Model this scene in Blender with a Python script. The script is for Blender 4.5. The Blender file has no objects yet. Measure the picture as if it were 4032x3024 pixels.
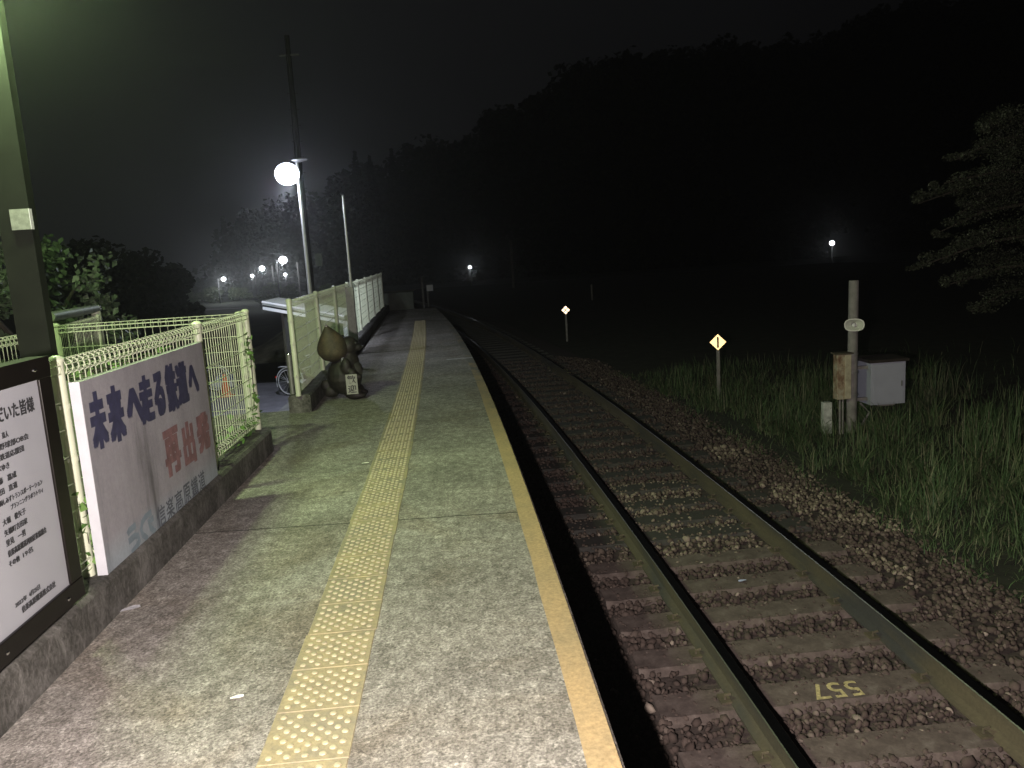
import bpy, math, random
import numpy as np
from mathutils import Vector, Matrix, noise
random.seed(7); rng = np.random.default_rng(7)
sc = bpy.context.scene
COL = sc.collection
R = math.radians

# ------------------------------------------------------------------ camera
cam = bpy.data.cameras.new('camera')
camo = bpy.data.objects.new('camera', cam); COL.objects.link(camo)
cam.sensor_width = 36.0; cam.lens = 36.0 * 3130.1 / 4032
cam.clip_start = 0.05; cam.clip_end = 3000
ax = Vector((0.99594, -0.06615, -0.06099)); au = Vector((0.07080, 0.15794, 0.98491)); ad = Vector((0.05552, 0.98523, -0.16199))
m = Matrix((ax, au, -ad)).transposed().to_4x4(); m.translation = Vector((0, 0, 1.575))
camo.matrix_world = m
sc.camera = camo

# ------------------------------------------------------------------ render / exposure
sc.view_settings.view_transform = 'Standard'; sc.view_settings.look = 'None'
sc.view_settings.exposure = 0.0; sc.view_settings.gamma = 1.0
sc.cycles.use_denoising = True
sc.cycles.max_bounces = 5; sc.cycles.diffuse_bounces = 3; sc.cycles.glossy_bounces = 3
sc.cycles.volume_bounces = 0; sc.cycles.caustics_reflective = False; sc.cycles.caustics_refractive = False
sc.cycles.sample_clamp_indirect = 3.0

# ------------------------------------------------------------------ night sky
w = bpy.data.worlds.new('World'); sc.world = w; w.use_nodes = True
nt = w.node_tree; nt.nodes.clear()
wo = nt.nodes.new('ShaderNodeOutputWorld'); bg = nt.nodes.new('ShaderNodeBackground')
tc = nt.nodes.new('ShaderNodeTexCoord'); sep = nt.nodes.new('ShaderNodeSeparateXYZ')
nt.links.new(tc.outputs['Generated'], sep.inputs[0])
mp = nt.nodes.new('ShaderNodeMapRange'); mp.inputs[1].default_value = -0.55; mp.inputs[2].default_value = 0.6
mp.inputs[3].default_value = 1.0; mp.inputs[4].default_value = 0.0
nt.links.new(sep.outputs[0], mp.inputs[0])
nz = nt.nodes.new('ShaderNodeTexNoise'); nz.inputs['Scale'].default_value = 2.2; nz.inputs['Detail'].default_value = 3
nt.links.new(tc.outputs['Generated'], nz.inputs[0])
mm = nt.nodes.new('ShaderNodeMath'); mm.operation = 'MULTIPLY_ADD'; mm.inputs[1].default_value = 0.35; 
nt.links.new(nz.outputs[0], mm.inputs[0]); nt.links.new(mp.outputs[0], mm.inputs[2])
cr = nt.nodes.new('ShaderNodeValToRGB')
cr.color_ramp.elements[0].position = 0.15; cr.color_ramp.elements[0].color = (0.0010, 0.0010, 0.0011, 1)
cr.color_ramp.elements[1].position = 1.05; cr.color_ramp.elements[1].color = (0.0078, 0.0079, 0.0088, 1)
nt.links.new(mm.outputs[0], cr.inputs[0]); nt.links.new(cr.outputs[0], bg.inputs[0]); bg.inputs[1].default_value = 1.0
nt.links.new(bg.outputs[0], wo.inputs[0])

# ------------------------------------------------------------------ lamps (positions shared with the lamp builders below)
LAMP_A = (-0.36, -0.06, 1.50)     # hand light beside the photographer, just behind the lens
LAMP_B = (-2.80, 5.18, 3.64)     # greenish tube on the steel column behind the fence
LAMP_C = (-2.78, 14.0, 3.13)     # street lamp behind the far fence
P_A, P_B, P_C = 1380.0, 620.0, 150.0
COL_A = (1.0, 0.89, 0.815); COL_B = (0.72, 1.0, 0.45); COL_C = (0.80, 0.86, 1.0)
def light(name, loc, power, col, radius, parent=None):
    l = bpy.data.lights.new(name, 'POINT'); l.energy = power; l.color = col; l.shadow_soft_size = radius
    o = bpy.data.objects.new(name, l); COL.objects.link(o); o.location = loc
    if parent:
        o.parent = parent; o.matrix_parent_inverse = parent.matrix_world.inverted()
    return o

# ------------------------------------------------------------------ helpers
class MB:
    def __init__(s): s.v = []; s.f = []
    def add(s, v, f):
        o = len(s.v); s.v += [tuple(map(float, p)) for p in v]; s.f += [tuple(i + o for i in q) for q in f]; return s
    def box(s, x0, x1, y0, y1, z0, z1, M=None):
        v = [Vector(p) for p in ((x0,y0,z0),(x1,y0,z0),(x1,y1,z0),(x0,y1,z0),(x0,y0,z1),(x1,y0,z1),(x1,y1,z1),(x0,y1,z1))]
        if M: v = [M @ p for p in v]
        return s.add(v, [(0,3,2,1),(4,5,6,7),(0,1,5,4),(1,2,6,5),(2,3,7,6),(3,0,4,7)])
    def tube(s, pts, r, n=8, closed=False, cap=True, M=None):
        pts = [Vector(p) for p in pts]; N = len(pts); rs = r if isinstance(r, (list, tuple)) else [r] * N
        v = []; 
        for i, p in enumerate(pts):
            if closed: t = pts[(i+1) % N] - pts[i-1]
            else: t = pts[min(i+1, N-1)] - pts[max(i-1, 0)]
            t.normalize()
            a = t.cross(Vector((0,0,1)))
            if a.length < 0.05: a = t.cross(Vector((0,1,0)))
            a.normalize(); b = a.cross(t)
            for k in range(n):
                an = 2*math.pi*(k+.5)/n; v.append(p + (a*math.cos(an) + b*math.sin(an))*rs[i])
        if M: v = [M @ p for p in v]
        f = []
        for i in range(N if closed else N-1):
            j = (i+1) % N
            for k in range(n):
                l = (k+1) % n; f.append((i*n+k, i*n+l, j*n+l, j*n+k))
        if cap and not closed: f += [tuple(range(n))[::-1], tuple((N-1)*n + k for k in range(n))]
        return s.add(v, f)
    def lathe(s, prof, n=16, c=(0,0,0), M=None):
        v = []; f = []
        for (r, z) in prof:
            for k in range(n):
                a = 2*math.pi*k/n; v.append(Vector((r*math.cos(a)+c[0], r*math.sin(a)+c[1], z+c[2])))
        if M: v = [M @ p for p in v]
        for i in range(len(prof)-1):
            for k in range(n):
                l = (k+1) % n; f.append((i*n+k, i*n+l, (i+1)*n+l, (i+1)*n+k))
        f += [tuple(range(n))[::-1], tuple((len(prof)-1)*n + k for k in range(n))]
        return s.add(v, f)
    def ball(s, c, r, n=12, M=None):
        r = r if isinstance(r, (list, tuple)) else (r, r, r)
        m2 = n // 2; v = []; f = []
        for i in range(m2+1):
            th = math.pi*i/m2
            for k in range(n):
                a = 2*math.pi*k/n
                v.append(Vector((c[0]+r[0]*math.sin(th)*math.cos(a), c[1]+r[1]*math.sin(th)*math.sin(a), c[2]+r[2]*math.cos(th))))
        if M: v = [M @ p for p in v]
        for i in range(m2):
            for k in range(n):
                l = (k+1) % n; f.append((i*n+k, (i+1)*n+k, (i+1)*n+l, i*n+l))
        return s.add(v, f)
    def prism(s, poly, z0, z1):
        n = len(poly); v = [(x, y, z0) for x, y in poly] + [(x, y, z1) for x, y in poly]
        f = [tuple(range(n))[::-1], tuple(n+i for i in range(n))] + [(i, (i+1) % n, n+(i+1) % n, n+i) for i in range(n)]
        return s.add(v, f)
    def build(s, name, mat, parent=None, smooth=False, bevel=0):
        me = bpy.data.meshes.new(name); me.from_pydata(s.v, [], s.f); me.materials.append(mat); me.update()
        o = bpy.data.objects.new(name, me); COL.objects.link(o)
        if smooth:
            me.polygons.foreach_set('use_smooth', [True]*len(me.polygons))
            try: me.set_sharp_from_angle(angle=R(40))
            except Exception: pass
        if bevel:
            b = o.modifiers.new('bevel', 'BEVEL'); b.width = bevel; b.segments = 2; b.limit_method = 'ANGLE'
        if parent: par(o, parent)
        return o
def par(o, p):
    o.parent = p; o.matrix_parent_inverse = p.matrix_world.inverted(); return o
def tag(o, label=None, cat=None, group=None, kind=None):
    if label: o['label'] = label
    if cat: o['category'] = cat
    if group: o['group'] = group
    if kind: o['kind'] = kind
    return o
def empty(name, loc, label, cat, group=None):
    o = bpy.data.objects.new(name, None); COL.objects.link(o); o.location = loc; o.empty_display_size = .1
    o.matrix_world = Matrix.Translation(Vector(loc))
    return tag(o, label, cat, group)
def copy_thing(root, delta, label=None, rz=0.0):
    c = root.copy(); COL.objects.link(c); c.location = Vector(root.location) + Vector(delta); c.rotation_euler = (0, 0, rz)
    if label: c['label'] = label
    def rec(src, dst):
        for ch in src.children:
            k = ch.copy(); COL.objects.link(k); k.parent = dst; rec(ch, k)
    rec(root, c)
    return c
def bigmesh(name, V, F, mat, smooth=False):
    me = bpy.data.meshes.new(name); V = np.asarray(V, np.float32); F = np.asarray(F, np.int32); k = F.shape[1]
    me.vertices.add(len(V)); me.vertices.foreach_set('co', V.ravel())
    me.loops.add(F.size); me.loops.foreach_set('vertex_index', F.ravel())
    me.polygons.add(len(F)); me.polygons.foreach_set('loop_start', np.arange(0, F.size, k, dtype=np.int32))
    me.update(calc_edges=True); me.validate(); me.materials.append(mat)
    if smooth: me.polygons.foreach_set('use_smooth', [True]*len(me.polygons))
    o = bpy.data.objects.new(name, me); COL.objects.link(o); return o

# ------------------------------------------------------------------ materials
class NT:
    def __init__(s, name):
        s.m = bpy.data.materials.new(name); s.m.use_nodes = True; s.t = s.m.node_tree
        s.b = s.t.nodes['Principled BSDF']; s.o = s.t.nodes['Material Output']; s.c = s.t.nodes.new('ShaderNodeTexCoord')
    def n(s, ty, **k):
        x = s.t.nodes.new(ty)
        for a, b in k.items(): setattr(x, a, b)
        return x
    def l(s, a, b): s.t.links.new(a, b)
    def noise(s, scale, detail=4, rough=.55, stretch=None, co='Object', dist=0):
        x = s.n('ShaderNodeTexNoise'); x.inputs['Scale'].default_value = scale; x.inputs['Detail'].default_value = detail
        x.inputs['Roughness'].default_value = rough; x.inputs['Distortion'].default_value = dist
        if stretch:
            mpn = s.n('ShaderNodeMapping'); mpn.inputs['Scale'].default_value = stretch
            s.l(s.c.outputs[co], mpn.inputs[0]); s.l(mpn.outputs[0], x.inputs[0])
        else: s.l(s.c.outputs[co], x.inputs[0])
        return x.outputs[0]
    def voro(s, scale, stretch=None):
        x = s.n('ShaderNodeTexVoronoi'); x.inputs['Scale'].default_value = scale
        s.l(s.c.outputs['Object'], x.inputs[0]); return x
    def ramp(s, f, stops):
        r = s.n('ShaderNodeValToRGB'); e = r.color_ramp.elements
        while len(e) < len(stops): e.new(.5)
        for i, (p, c) in enumerate(stops):
            e[i].position = p; e[i].color = (c[0], c[1], c[2], 1) if isinstance(c, tuple) else (c, c, c, 1)
        s.l(f, r.inputs[0]); return r.outputs[0]
    def mix(s, f, a, b, mode='MIX'):
        x = s.n('ShaderNodeMix', data_type='RGBA', blend_type=mode)
        for i, v in ((0, f), (6, a), (7, b)):
            if isinstance(v, (int, float)): x.inputs[i].default_value = v
            elif isinstance(v, tuple): x.inputs[i].default_value = (*v, 1)
            else: s.l(v, x.inputs[i])
        return x.outputs[2]
    def bump(s, h, st=.3, d=.01):
        x = s.n('ShaderNodeBump'); x.inputs['Strength'].default_value = st; x.inputs['Distance'].default_value = d
        s.l(h, x.inputs['Height']); s.l(x.outputs[0], s.b.inputs['Normal']); return x
    def base(s, c):
        if isinstance(c, tuple): s.b.inputs['Base Color'].default_value = (*c, 1)
        else: s.l(c, s.b.inputs['Base Color'])
    def rough(s, v): 
        if isinstance(v, (int, float)): s.b.inputs['Roughness'].default_value = v
        else: s.l(v, s.b.inputs['Roughness'])
    def metal(s, v): s.b.inputs['Metallic'].default_value = v
def simple(name, c, rough=.6, metal=0.0, var=.25, scale=8, bump=0.0, stretch=None, spec=None):
    t = NT(name); n_ = t.noise(scale, 5, .6, stretch)
    t.base(t.ramp(n_, [(.3, tuple(max(0, k*(1-var)) for k in c)), (.7, tuple(min(1, k*(1+var)) for k in c))]))
    t.rough(rough); t.metal(metal)
    if bump: t.bump(n_, bump, .01)
    if spec is not None: t.b.inputs['Specular IOR Level'].default_value = spec
    return t.m
def emit(name, c, st):
    t = NT(name); t.base((0, 0, 0)); t.b.inputs['Emission Color'].default_value = (*c, 1); t.b.inputs['Emission Strength'].default_value = st
    return t.m

# worn platform concrete with exposed aggregate, a dark joint every 5 m
def mat_platform():
    t = NT('platform_concrete')
    patch = t.noise(1.5, 6, .65); streak = t.noise(13, 10, .80, (1.2, .9, 1)); grit = t.noise(95, 4, .8)
    grav = t.voro(95)
    a = t.ramp(streak, [(.36, (.18, .163, .148)), (.50, (.28, .258, .238)), (.63, (.44, .41, .385))])
    b = t.ramp(patch, [(.34, .72), (.66, 1.12)])
    c = t.mix(1.0, a, b, 'MULTIPLY')
    c = t.mix(1.0, c, t.ramp(grit, [(.34, .42), (.5, .95), (.66, 1.4)]), 'MULTIPLY')
    c = t.mix(.65, c, t.ramp(grav.outputs['Color'], [(.1, .45), (.5, .95), (.92, 1.5)]), 'MULTIPLY')
    stain = t.noise(.9, 5, .6, dist=1.2)
    c = t.mix(t.ramp(stain, [(.50, 0.0), (.68, .55)]), c, t.mix(1, c, (.62, .52, .42), 'MULTIPLY'))
    spots = t.voro(1.7); c = t.mix(t.ramp(spots.outputs['Distance'], [(.018, .75), (.035, 0.0)]), c, (.06, .055, .05))
    # joints
    sx = t.n('ShaderNodeSeparateXYZ'); t.l(t.c.outputs['Object'], sx.inputs[0])
    wob = t.noise(5, 3, .6)
    def math_(op, a, b=None, c_=None):
        x = t.n('ShaderNodeMath', operation=op)
        for i, v in enumerate((a, b, c_)):
            if v is None: continue
            if isinstance(v, (int, float)): x.inputs[i].default_value = v
            else: t.l(v, x.inputs[i])
        return x.outputs[0]
    y = math_('MULTIPLY_ADD', sx.outputs[0], .045, sx.outputs[1])
    y = math_('MULTIPLY_ADD', wob, .03, y)
    q = math_('PINGPONG', math_('ADD', y, -4.73 + 10 + 2.5), 2.5)
    j = math_('GREATER_THAN', q, 2.4945)
    q2 = math_('LESS_THAN', q, -1.0)
    c = t.mix(j, c, (.015, .014, .013))
    t.base(c); t.rough(.85); t.b.inputs['Specular IOR Level'].default_value = .25
    h = t.mix(.5, grit, streak)
    t.bump(h, .55, .012)
    return t.m
M_plat = mat_platform()
def mat_tactile():
    t = NT('tactile_yellow'); n1 = t.noise(9, 6, .7); n2 = t.noise(60, 3, .7)
    c = t.ramp(n1, [(.32, (.23, .198, .135)), (.5, (.335, .277, .165)), (.7, (.39, .32, .185))])
    n3 = t.noise(2.2, 6, .7); c = t.mix(1, c, t.ramp(n2, [(.3, .75), (.7, 1.1)]), 'MULTIPLY'); c = t.mix(t.ramp(n3, [(.46, 0.0), (.66, .7)]), c, (.20, .185, .15)); t.base(c); t.rough(.8); t.bump(n2, .4, .005); return t.m
M_tact = mat_tactile()
def mat_dome():
    t = NT('tactile_bump'); n1 = t.noise(14, 4, .6)
    t.base(t.ramp(n1, [(.3, (.33, .285, .19)), (.65, (.47, .41, .275))])); t.rough(.55); return t.m
M_dome = mat_dome()
def mat_edge():
    t = NT('edge_yellow'); n1 = t.noise(3.5, 6, .7, (1, .6, 1)); n2 = t.noise(55, 3, .75)
    sx = t.n('ShaderNodeSeparateXYZ'); t.l(t.c.outputs['Object'], sx.inputs[0])
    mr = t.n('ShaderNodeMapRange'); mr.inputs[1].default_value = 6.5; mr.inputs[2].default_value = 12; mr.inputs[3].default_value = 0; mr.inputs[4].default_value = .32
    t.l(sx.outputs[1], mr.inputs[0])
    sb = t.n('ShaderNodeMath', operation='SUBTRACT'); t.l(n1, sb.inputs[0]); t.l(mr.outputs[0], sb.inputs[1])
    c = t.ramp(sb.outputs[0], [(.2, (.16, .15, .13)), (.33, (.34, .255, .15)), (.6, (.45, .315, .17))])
    c = t.mix(1, c, t.ramp(n2, [(.3, .7), (.65, 1.12)]), 'MULTIPLY'); t.base(c); t.rough(.7); t.bump(n2, .3, .004); return t.m
M_edge = mat_edge()
def mat_curb():
    t = NT('mossy_curb_concrete'); n1 = t.noise(3.2, 9, .75, (1, 1, .6)); n2 = t.noise(40, 4, .7)
    c = t.ramp(n1, [(.38, (.010, .009, .008)), (.50, (.055, .050, .047)), (.64, (.17, .16, .155))])
    c = t.mix(.25, c, t.ramp(n2, [(.4, (.03, .035, .02)), (.6, (.2, .19, .18))])); t.base(c); t.rough(.9)
    t.bump(t.mix(.5, n1, n2), .8, .02); return t.m
M_curb = mat_curb()
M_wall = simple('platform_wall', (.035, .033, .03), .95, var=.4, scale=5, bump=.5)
M_post = simple('fence_post_paint', (.55, .57, .45), .38, var=.10, scale=5)
M_wire = simple('fence_wire_coating', (.52, .55, .42), .42, var=.12, scale=12)
M_steeldk = simple('galvanised_dull', (.20, .20, .19), .5, .4, .2, 20)
def mat_rail():
    t = NT('rusty_rail'); n1 = t.noise(4, 5, .6, (1, .15, 1)); n2 = t.noise(50, 3, .6)
    c = t.ramp(n1, [(.35, (.035, .034, .034)), (.5, (.068, .056, .036)), (.7, (.10, .082, .050))])
    c = t.mix(.5, c, t.ramp(n2, [(.3, .5), (.7, 1.1)]), 'MULTIPLY'); t.base(c); t.rough(.75); t.bump(n2, .3, .003); return t.m
M_rail = mat_rail()
M_railtop = simple('polished_rail_head', (.26, .26, .27), .22, 1.0, .1, 30)
M_railedge = simple('worn_rail_corner', (.22, .21, .20), .5, 1.0, .15, 30)
def mat_stone():
    t = NT('ballast_stone'); g = t.n('ShaderNodeNewGeometry'); ri = g.outputs['Random Per Island']
    zone = t.noise(.9, 3, .6); n2 = t.noise(60, 3, .6)
    a = t.ramp(ri, [(.0, (.043, .028, .024)), (.5, (.054, .037, .032)), (.90, (.072, .051, .044)), (.98, (.11, .085, .073)), (.998, (.26, .21, .18))])
    b = t.ramp(ri, [(.0, (.06, .045, .035)), (.5, (.115, .092, .068)), (.9, (.24, .20, .155))])
    # fresher pale stone lies on the far shoulder and between some sleepers
    at = t.n('ShaderNodeAttribute', attribute_name='pale')
    c = t.mix(at.outputs['Fac'], a, b)
    t.base(c); t.rough(.9); t.bump(n2, .35, .006); return t.m
M_stone = mat_stone()
M_ballast = simple('ballast_bed', (.050, .036, .032), .95, var=.45, scale=30, bump=1.0)
def mat_sleeper():
    t = NT('sleeper_concrete'); n1 = t.noise(8, 6, .7); n2 = t.noise(50, 4, .7)
    c = t.ramp(n1, [(.35, (.060, .044, .040)), (.55, (.105, .080, .072)), (.72, (.16, .132, .122))])
    c = t.mix(.5, c, t.ramp(n2, [(.3, .6), (.7, 1.2)]), 'MULTIPLY'); t.base(c); t.rough(.9); t.bump(n2, .4, .006); return t.m
M_sleeper = mat_sleeper()
M_sledge = simple('chipped_concrete_edge', (.40, .35, .335), .9, var=.4, scale=25, bump=.5)
M_slwood = simple('old_wooden_sleeper', (.035, .032, .03), .85, var=.4, scale=12, bump=.5, stretch=(1, 6, 1))
M_yel = simple('yellow_paint', (.42, .35, .18), .7, var=.45, scale=45)
M_asph = simple('lot_asphalt', (.24, .235, .275), .85, var=.22, scale=3, bump=.3)
M_ground = simple('far_ground', (.040, .048, .028), .95, var=.5, scale=.6, bump=.3)
M_verge = simple('verge_soil', (.022, .024, .014), .95, var=.5, scale=3, bump=.6)
def mat_leaf(name, cols, rough=.5, trans=.0):
    t = NT(name); g = t.n('ShaderNodeNewGeometry'); st = [(i/max(1, len(cols)-1), c) for i, c in enumerate(cols)]
    t.base(t.ramp(g.outputs['Random Per Island'], st)); t.rough(rough)
    t.b.inputs['Specular IOR Level'].default_value = .3
    return t.m
M_grass = mat_leaf('grass_blade', [(.028, .055, .024), (.052, .092, .038), (.082, .128, .054), (.115, .14, .072), (.18, .17, .11)], .6)
M_leafL = mat_leaf('broad_leaf', [(.045, .068, .040), (.075, .105, .062), (.11, .14, .09)], .5)
M_leafR = mat_leaf('spray_leaf', [(.028, .033, .022), (.046, .052, .035), (.07, .075, .053)], .6)
M_leafI = mat_leaf('ivy_leaf', [(.06, .13, .03), (.10, .20, .05), (.14, .24, .07)], .45)
M_forest = mat_leaf('forest_leaf', [(.018, .022, .014), (.03, .035, .022), (.045, .05, .03)], .9)
M_bark = simple('bark', (.05, .042, .033), .9, var=.4, scale=10, bump=.6)
M_white = simple('white_paint', (.72, .72, .74), .45, var=.08, scale=6)
M_alu = simple('aluminium', (.62, .63, .66), .38, .75, .1, 12)
M_black = simple('black_rubber', (.015, .015, .016), .6, var=.2, scale=30)
M_chrome = simple('chrome', (.75, .75, .78), .14, 1.0, .05, 20)
M_dull = simple('dull_green_metal', (.22, .24, .2), .55, .3, .2, 8)
M_conpole = simple('concrete_pole', (.20, .19, .18), .85, var=.25, scale=9, bump=.3)

# ------------------------------------------------------------------ curves of the line
def xe(y): return .41 - .0019*y*y if y > 0 else .41           # platform edge
def xc(y): return 1.975 if y < 0 else (1.975 - .0024*y*y if y < 50 else -4.025 - .24*(y-50))      # track centre
def xf(y): return -1.745 - .035*(y - 8.6)                      # far fence line
PLAT_END = 25.8
def gz(x, y):
    t_ = min(1, max(0, (y - 35) / 85)); t_ = t_*t_*(3-2*t_); return -1.46 - 2.6*t_

# ------------------------------------------------------------------ ground, hills
ys = [-40, -20, -8, 0, 8, 16, 24, 30, 36, 44, 54, 66, 80, 95, 110, 125, 150, 200, 300, 500, 900]
xs = [-900, -400, -200, -120, -80, -50, -30, -20, -12, -6, 0, 6, 12, 20, 30, 50, 80, 120, 200, 400, 900]
g = MB(); V = [(x, y, gz(x, y)) for y in ys for x in xs]; nx = len(xs)
F = [(j*nx+i, j*nx+i+1, (j+1)*nx+i+1, (j+1)*nx+i) for j in range(len(ys)-1) for i in range(nx-1)]
g.add(V, F); tag(g.build('ground', M_ground, smooth=True), kind='structure')
a = MB(); a.add([(-30, -10, -1.452), (-2.0, -10, -1.452), (-2.0, 21.3, -1.452), (-5.3, 21.5, -1.452), (-9, 21.9, -1.452), (-30, 23, -1.452)], [(0, 1, 2, 3, 4, 5)])
tag(a.build('parking_lot', M_asph), kind='structure')
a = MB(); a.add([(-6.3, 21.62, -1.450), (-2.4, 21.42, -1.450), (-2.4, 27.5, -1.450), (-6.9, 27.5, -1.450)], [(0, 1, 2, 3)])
tag(a.build('lot_shadow_patch', simple('painted_shadow_black', (.010, .010, .011), .95)), kind='structure')  # shadow behind the bicycle, painted as a near-black patch on the ground
a = MB(); a.add([(-4.05, 15.2, -1.447), (-2.3, 15.2, -1.447), (-2.3, 19.5, -1.447), (-4.1, 18.6, -1.447)], [(0, 1, 2, 3)])
tag(a.build('path', simple('pale_apron', (.30, .30, .30), .85, var=.3, scale=4)), kind='structure')
M_hill = simple('hill_soil', (.012, .013, .010), .95, var=.4, scale=.2)
def hill(pts, y0, depth, name='hills'):
    h = MB(); n = len(pts); v = []
    for k, (s, dy) in enumerate(((0, 0), (.55, depth*.35), (1, depth), (.7, depth*2.2), (0, depth*3.2))):
        for (x, z) in pts: v.append((x*(1+dy/y0*.9), y0+dy, -4.3 + (z+4.3)*s*(1+dy/y0*(.9 if k < 3 else .4)) ))
    f = [(k*n+i, k*n+i+1, (k+1)*n+i+1, (k+1)*n+i) for k in range(4) for i in range(n-1)]
    h.add(v, f); return tag(h.build(name, M_hill, smooth=True), kind='structure')
RIDGE = [(-31, -4), (-29.5, -1), (-28.3, 3.5), (-24.7, 6.2), (-20.8, 7.2), (-15.7, 8.2), (-11.5, 11), (-7.5, 12), (-3, 13.5), (1.6, 14), (5, 16.6), (8.5, 18), (15.5, 21.6), (20.1, 22.5), (30, 23), (42, 23.3), (50.5, 25.6), (60, 28), (72, 30), (95, 33), (130, 33)]
RIDGE = [(x*2, 1.575+(z-1.575)*2) for x, z in RIDGE]
RIDGE2 = [(x, z-2.0) for x, z in RIDGE]
hill(RIDGE2, 192, 28)

# ------------------------------------------------------------------ platform
NY = 60; yy = [-4 + (PLAT_END+4)*i/NY for i in range(NY+1)]
def xl(y): return -1.97 if y > 8.84 else -5.6
p = MB(); V = []; F = []
ysp = sorted(set([round(v, 3) for v in yy] + [8.83, 8.84]))
for y in ysp:
    x0 = -5.6 if y <= 8.83 else xf(y) - .24
    x1 = xe(y); V += [(x0, y, 0), (x1-.012, y, 0), (x1, y, -.012), (x1, y, -.16), (x1-.06, y, -.165), (x1-.06, y, -1.6), (x0, y, -1.6)]
n7 = 7
for i in range(len(ysp)-1):
    if ysp[i] == 8.83: 
        pass
    for k in range(n7):
        l = (k+1) % n7; F.append((i*n7+k, i*n7+l, (i+1)*n7+l, (i+1)*n7+k))
F += [tuple(range(n7)), tuple((len(ysp)-1)*n7+k for k in range(n7))[::-1]]
p.add(V, F); o = p.build('platform', M_plat); tag(o, kind='structure')
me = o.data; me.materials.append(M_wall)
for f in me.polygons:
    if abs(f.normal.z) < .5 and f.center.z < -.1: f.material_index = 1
p = MB(); V = []; F = []
for y in yy[:46]:
    V += [(xe(y)-.118+.012*noise.noise(Vector((y*3, 0, 0))), y, .003), (xe(y)-.012, y, .003)]
F = [(i*2, i*2+1, i*2+3, i*2+2) for i in range(len(V)//2-1)]
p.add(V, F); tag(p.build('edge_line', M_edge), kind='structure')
p = MB(); p.add([(-.30, 12.33, .004), (xe(12.3)-.02, 12.36, .004), (xe(12.3)-.02, 12.40, .004), (-.30, 12.38, .004)], [(0, 1, 2, 3)])
tag(p.build('stop_line', M_white), kind='structure')
# tactile tiles: 300 mm tiles with 41 domes each
tb = MB(); db = MB()
y0 = 2.375 - .3*14
for k in range(76):
    y = y0 + .3*k
    if y > 20.6: break
    off = -.0013*max(0, y)**2*.92; rot = -.0013*2*max(0, y)*.92; cx = -.609 + off
    M_ = Matrix.Translation((cx, y+.15, 0)) @ Matrix.Rotation(-rot, 4, 'Z')
    e = .149; jx = random.uniform(-.003, .003)
    vs = [(-e, -e, .0005), (e, -e, .0005), (e, e, .0005), (-e, e, .0005), (-e+.003, -e+.003, .0032), (e-.003, -e+.003, .0032), (e-.003, e-.003, .0032), (-e+.003, e-.003, .0032)]
    tb.add([M_ @ Vector((a_+jx, b_, c_)) for a_, b_, c_ in vs], [(4, 5, 6, 7), (0, 1, 5, 4), (1, 2, 6, 5), (2, 3, 7, 6), (3, 0, 4, 7)])
    if y < 1.6: continue
    for i in range(9):
        for j in range(5 if i % 2 == 0 else 4):
            u = -.116 + .058*j + (0 if i % 2 == 0 else .029); v_ = -.116 + .029*i
            if random.random() < .012: continue
            pr = [(.0125, .0032), (.0105, .0072), (.006, .0086)]
            db.lathe(pr, 8 if y < 8 else 5, (u, v_, 0), M_ )
t_ = tb.build('tactile_paving', M_tact); tag(t_, kind='structure')
par(db.build('bumps', M_dome, smooth=True), t_)

# ------------------------------------------------------------------ low curbs (things)
def curb_mesh(pts, w, h, z0=0.0, r=.02):
    b = MB(); v = []; 
    for (x, y) in pts: v += [(x, y, z0), (x, y, z0+h-r), (x-r, y, z0+h), (x-w+r, y, z0+h), (x-w, y, z0+h-r), (x-w, y, z0)]
    n = 6; f = []
    for i in range(len(pts)-1):
        for k in range(n):
            l = (k+1) % n; f.append((i*n+k, (i+1)*n+k, (i+1)*n+l, i*n+l))
    f += [tuple(range(n)), tuple((len(pts)-1)*n+k for k in range(n))[::-1]]
    return b.add(v, f)
o = curb_mesh([(-1.73, y) for y in np.linspace(-3, 6.88, 24)] + [(-1.745, 6.95), (-1.78, 6.99)], .24, .195).build('concrete_curb', M_curb)
tag(o, 'long dark stained concrete curb under the two boards and near mesh fence', 'curb')
o = curb_mesh([(xf(y)+.03, y) for y in np.linspace(8.66, PLAT_END-.2, 30)], .24, .195).build('concrete_curb', M_curb)
tag(o, 'concrete curb under the far mesh fence behind the animal statue', 'curb')

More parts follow.
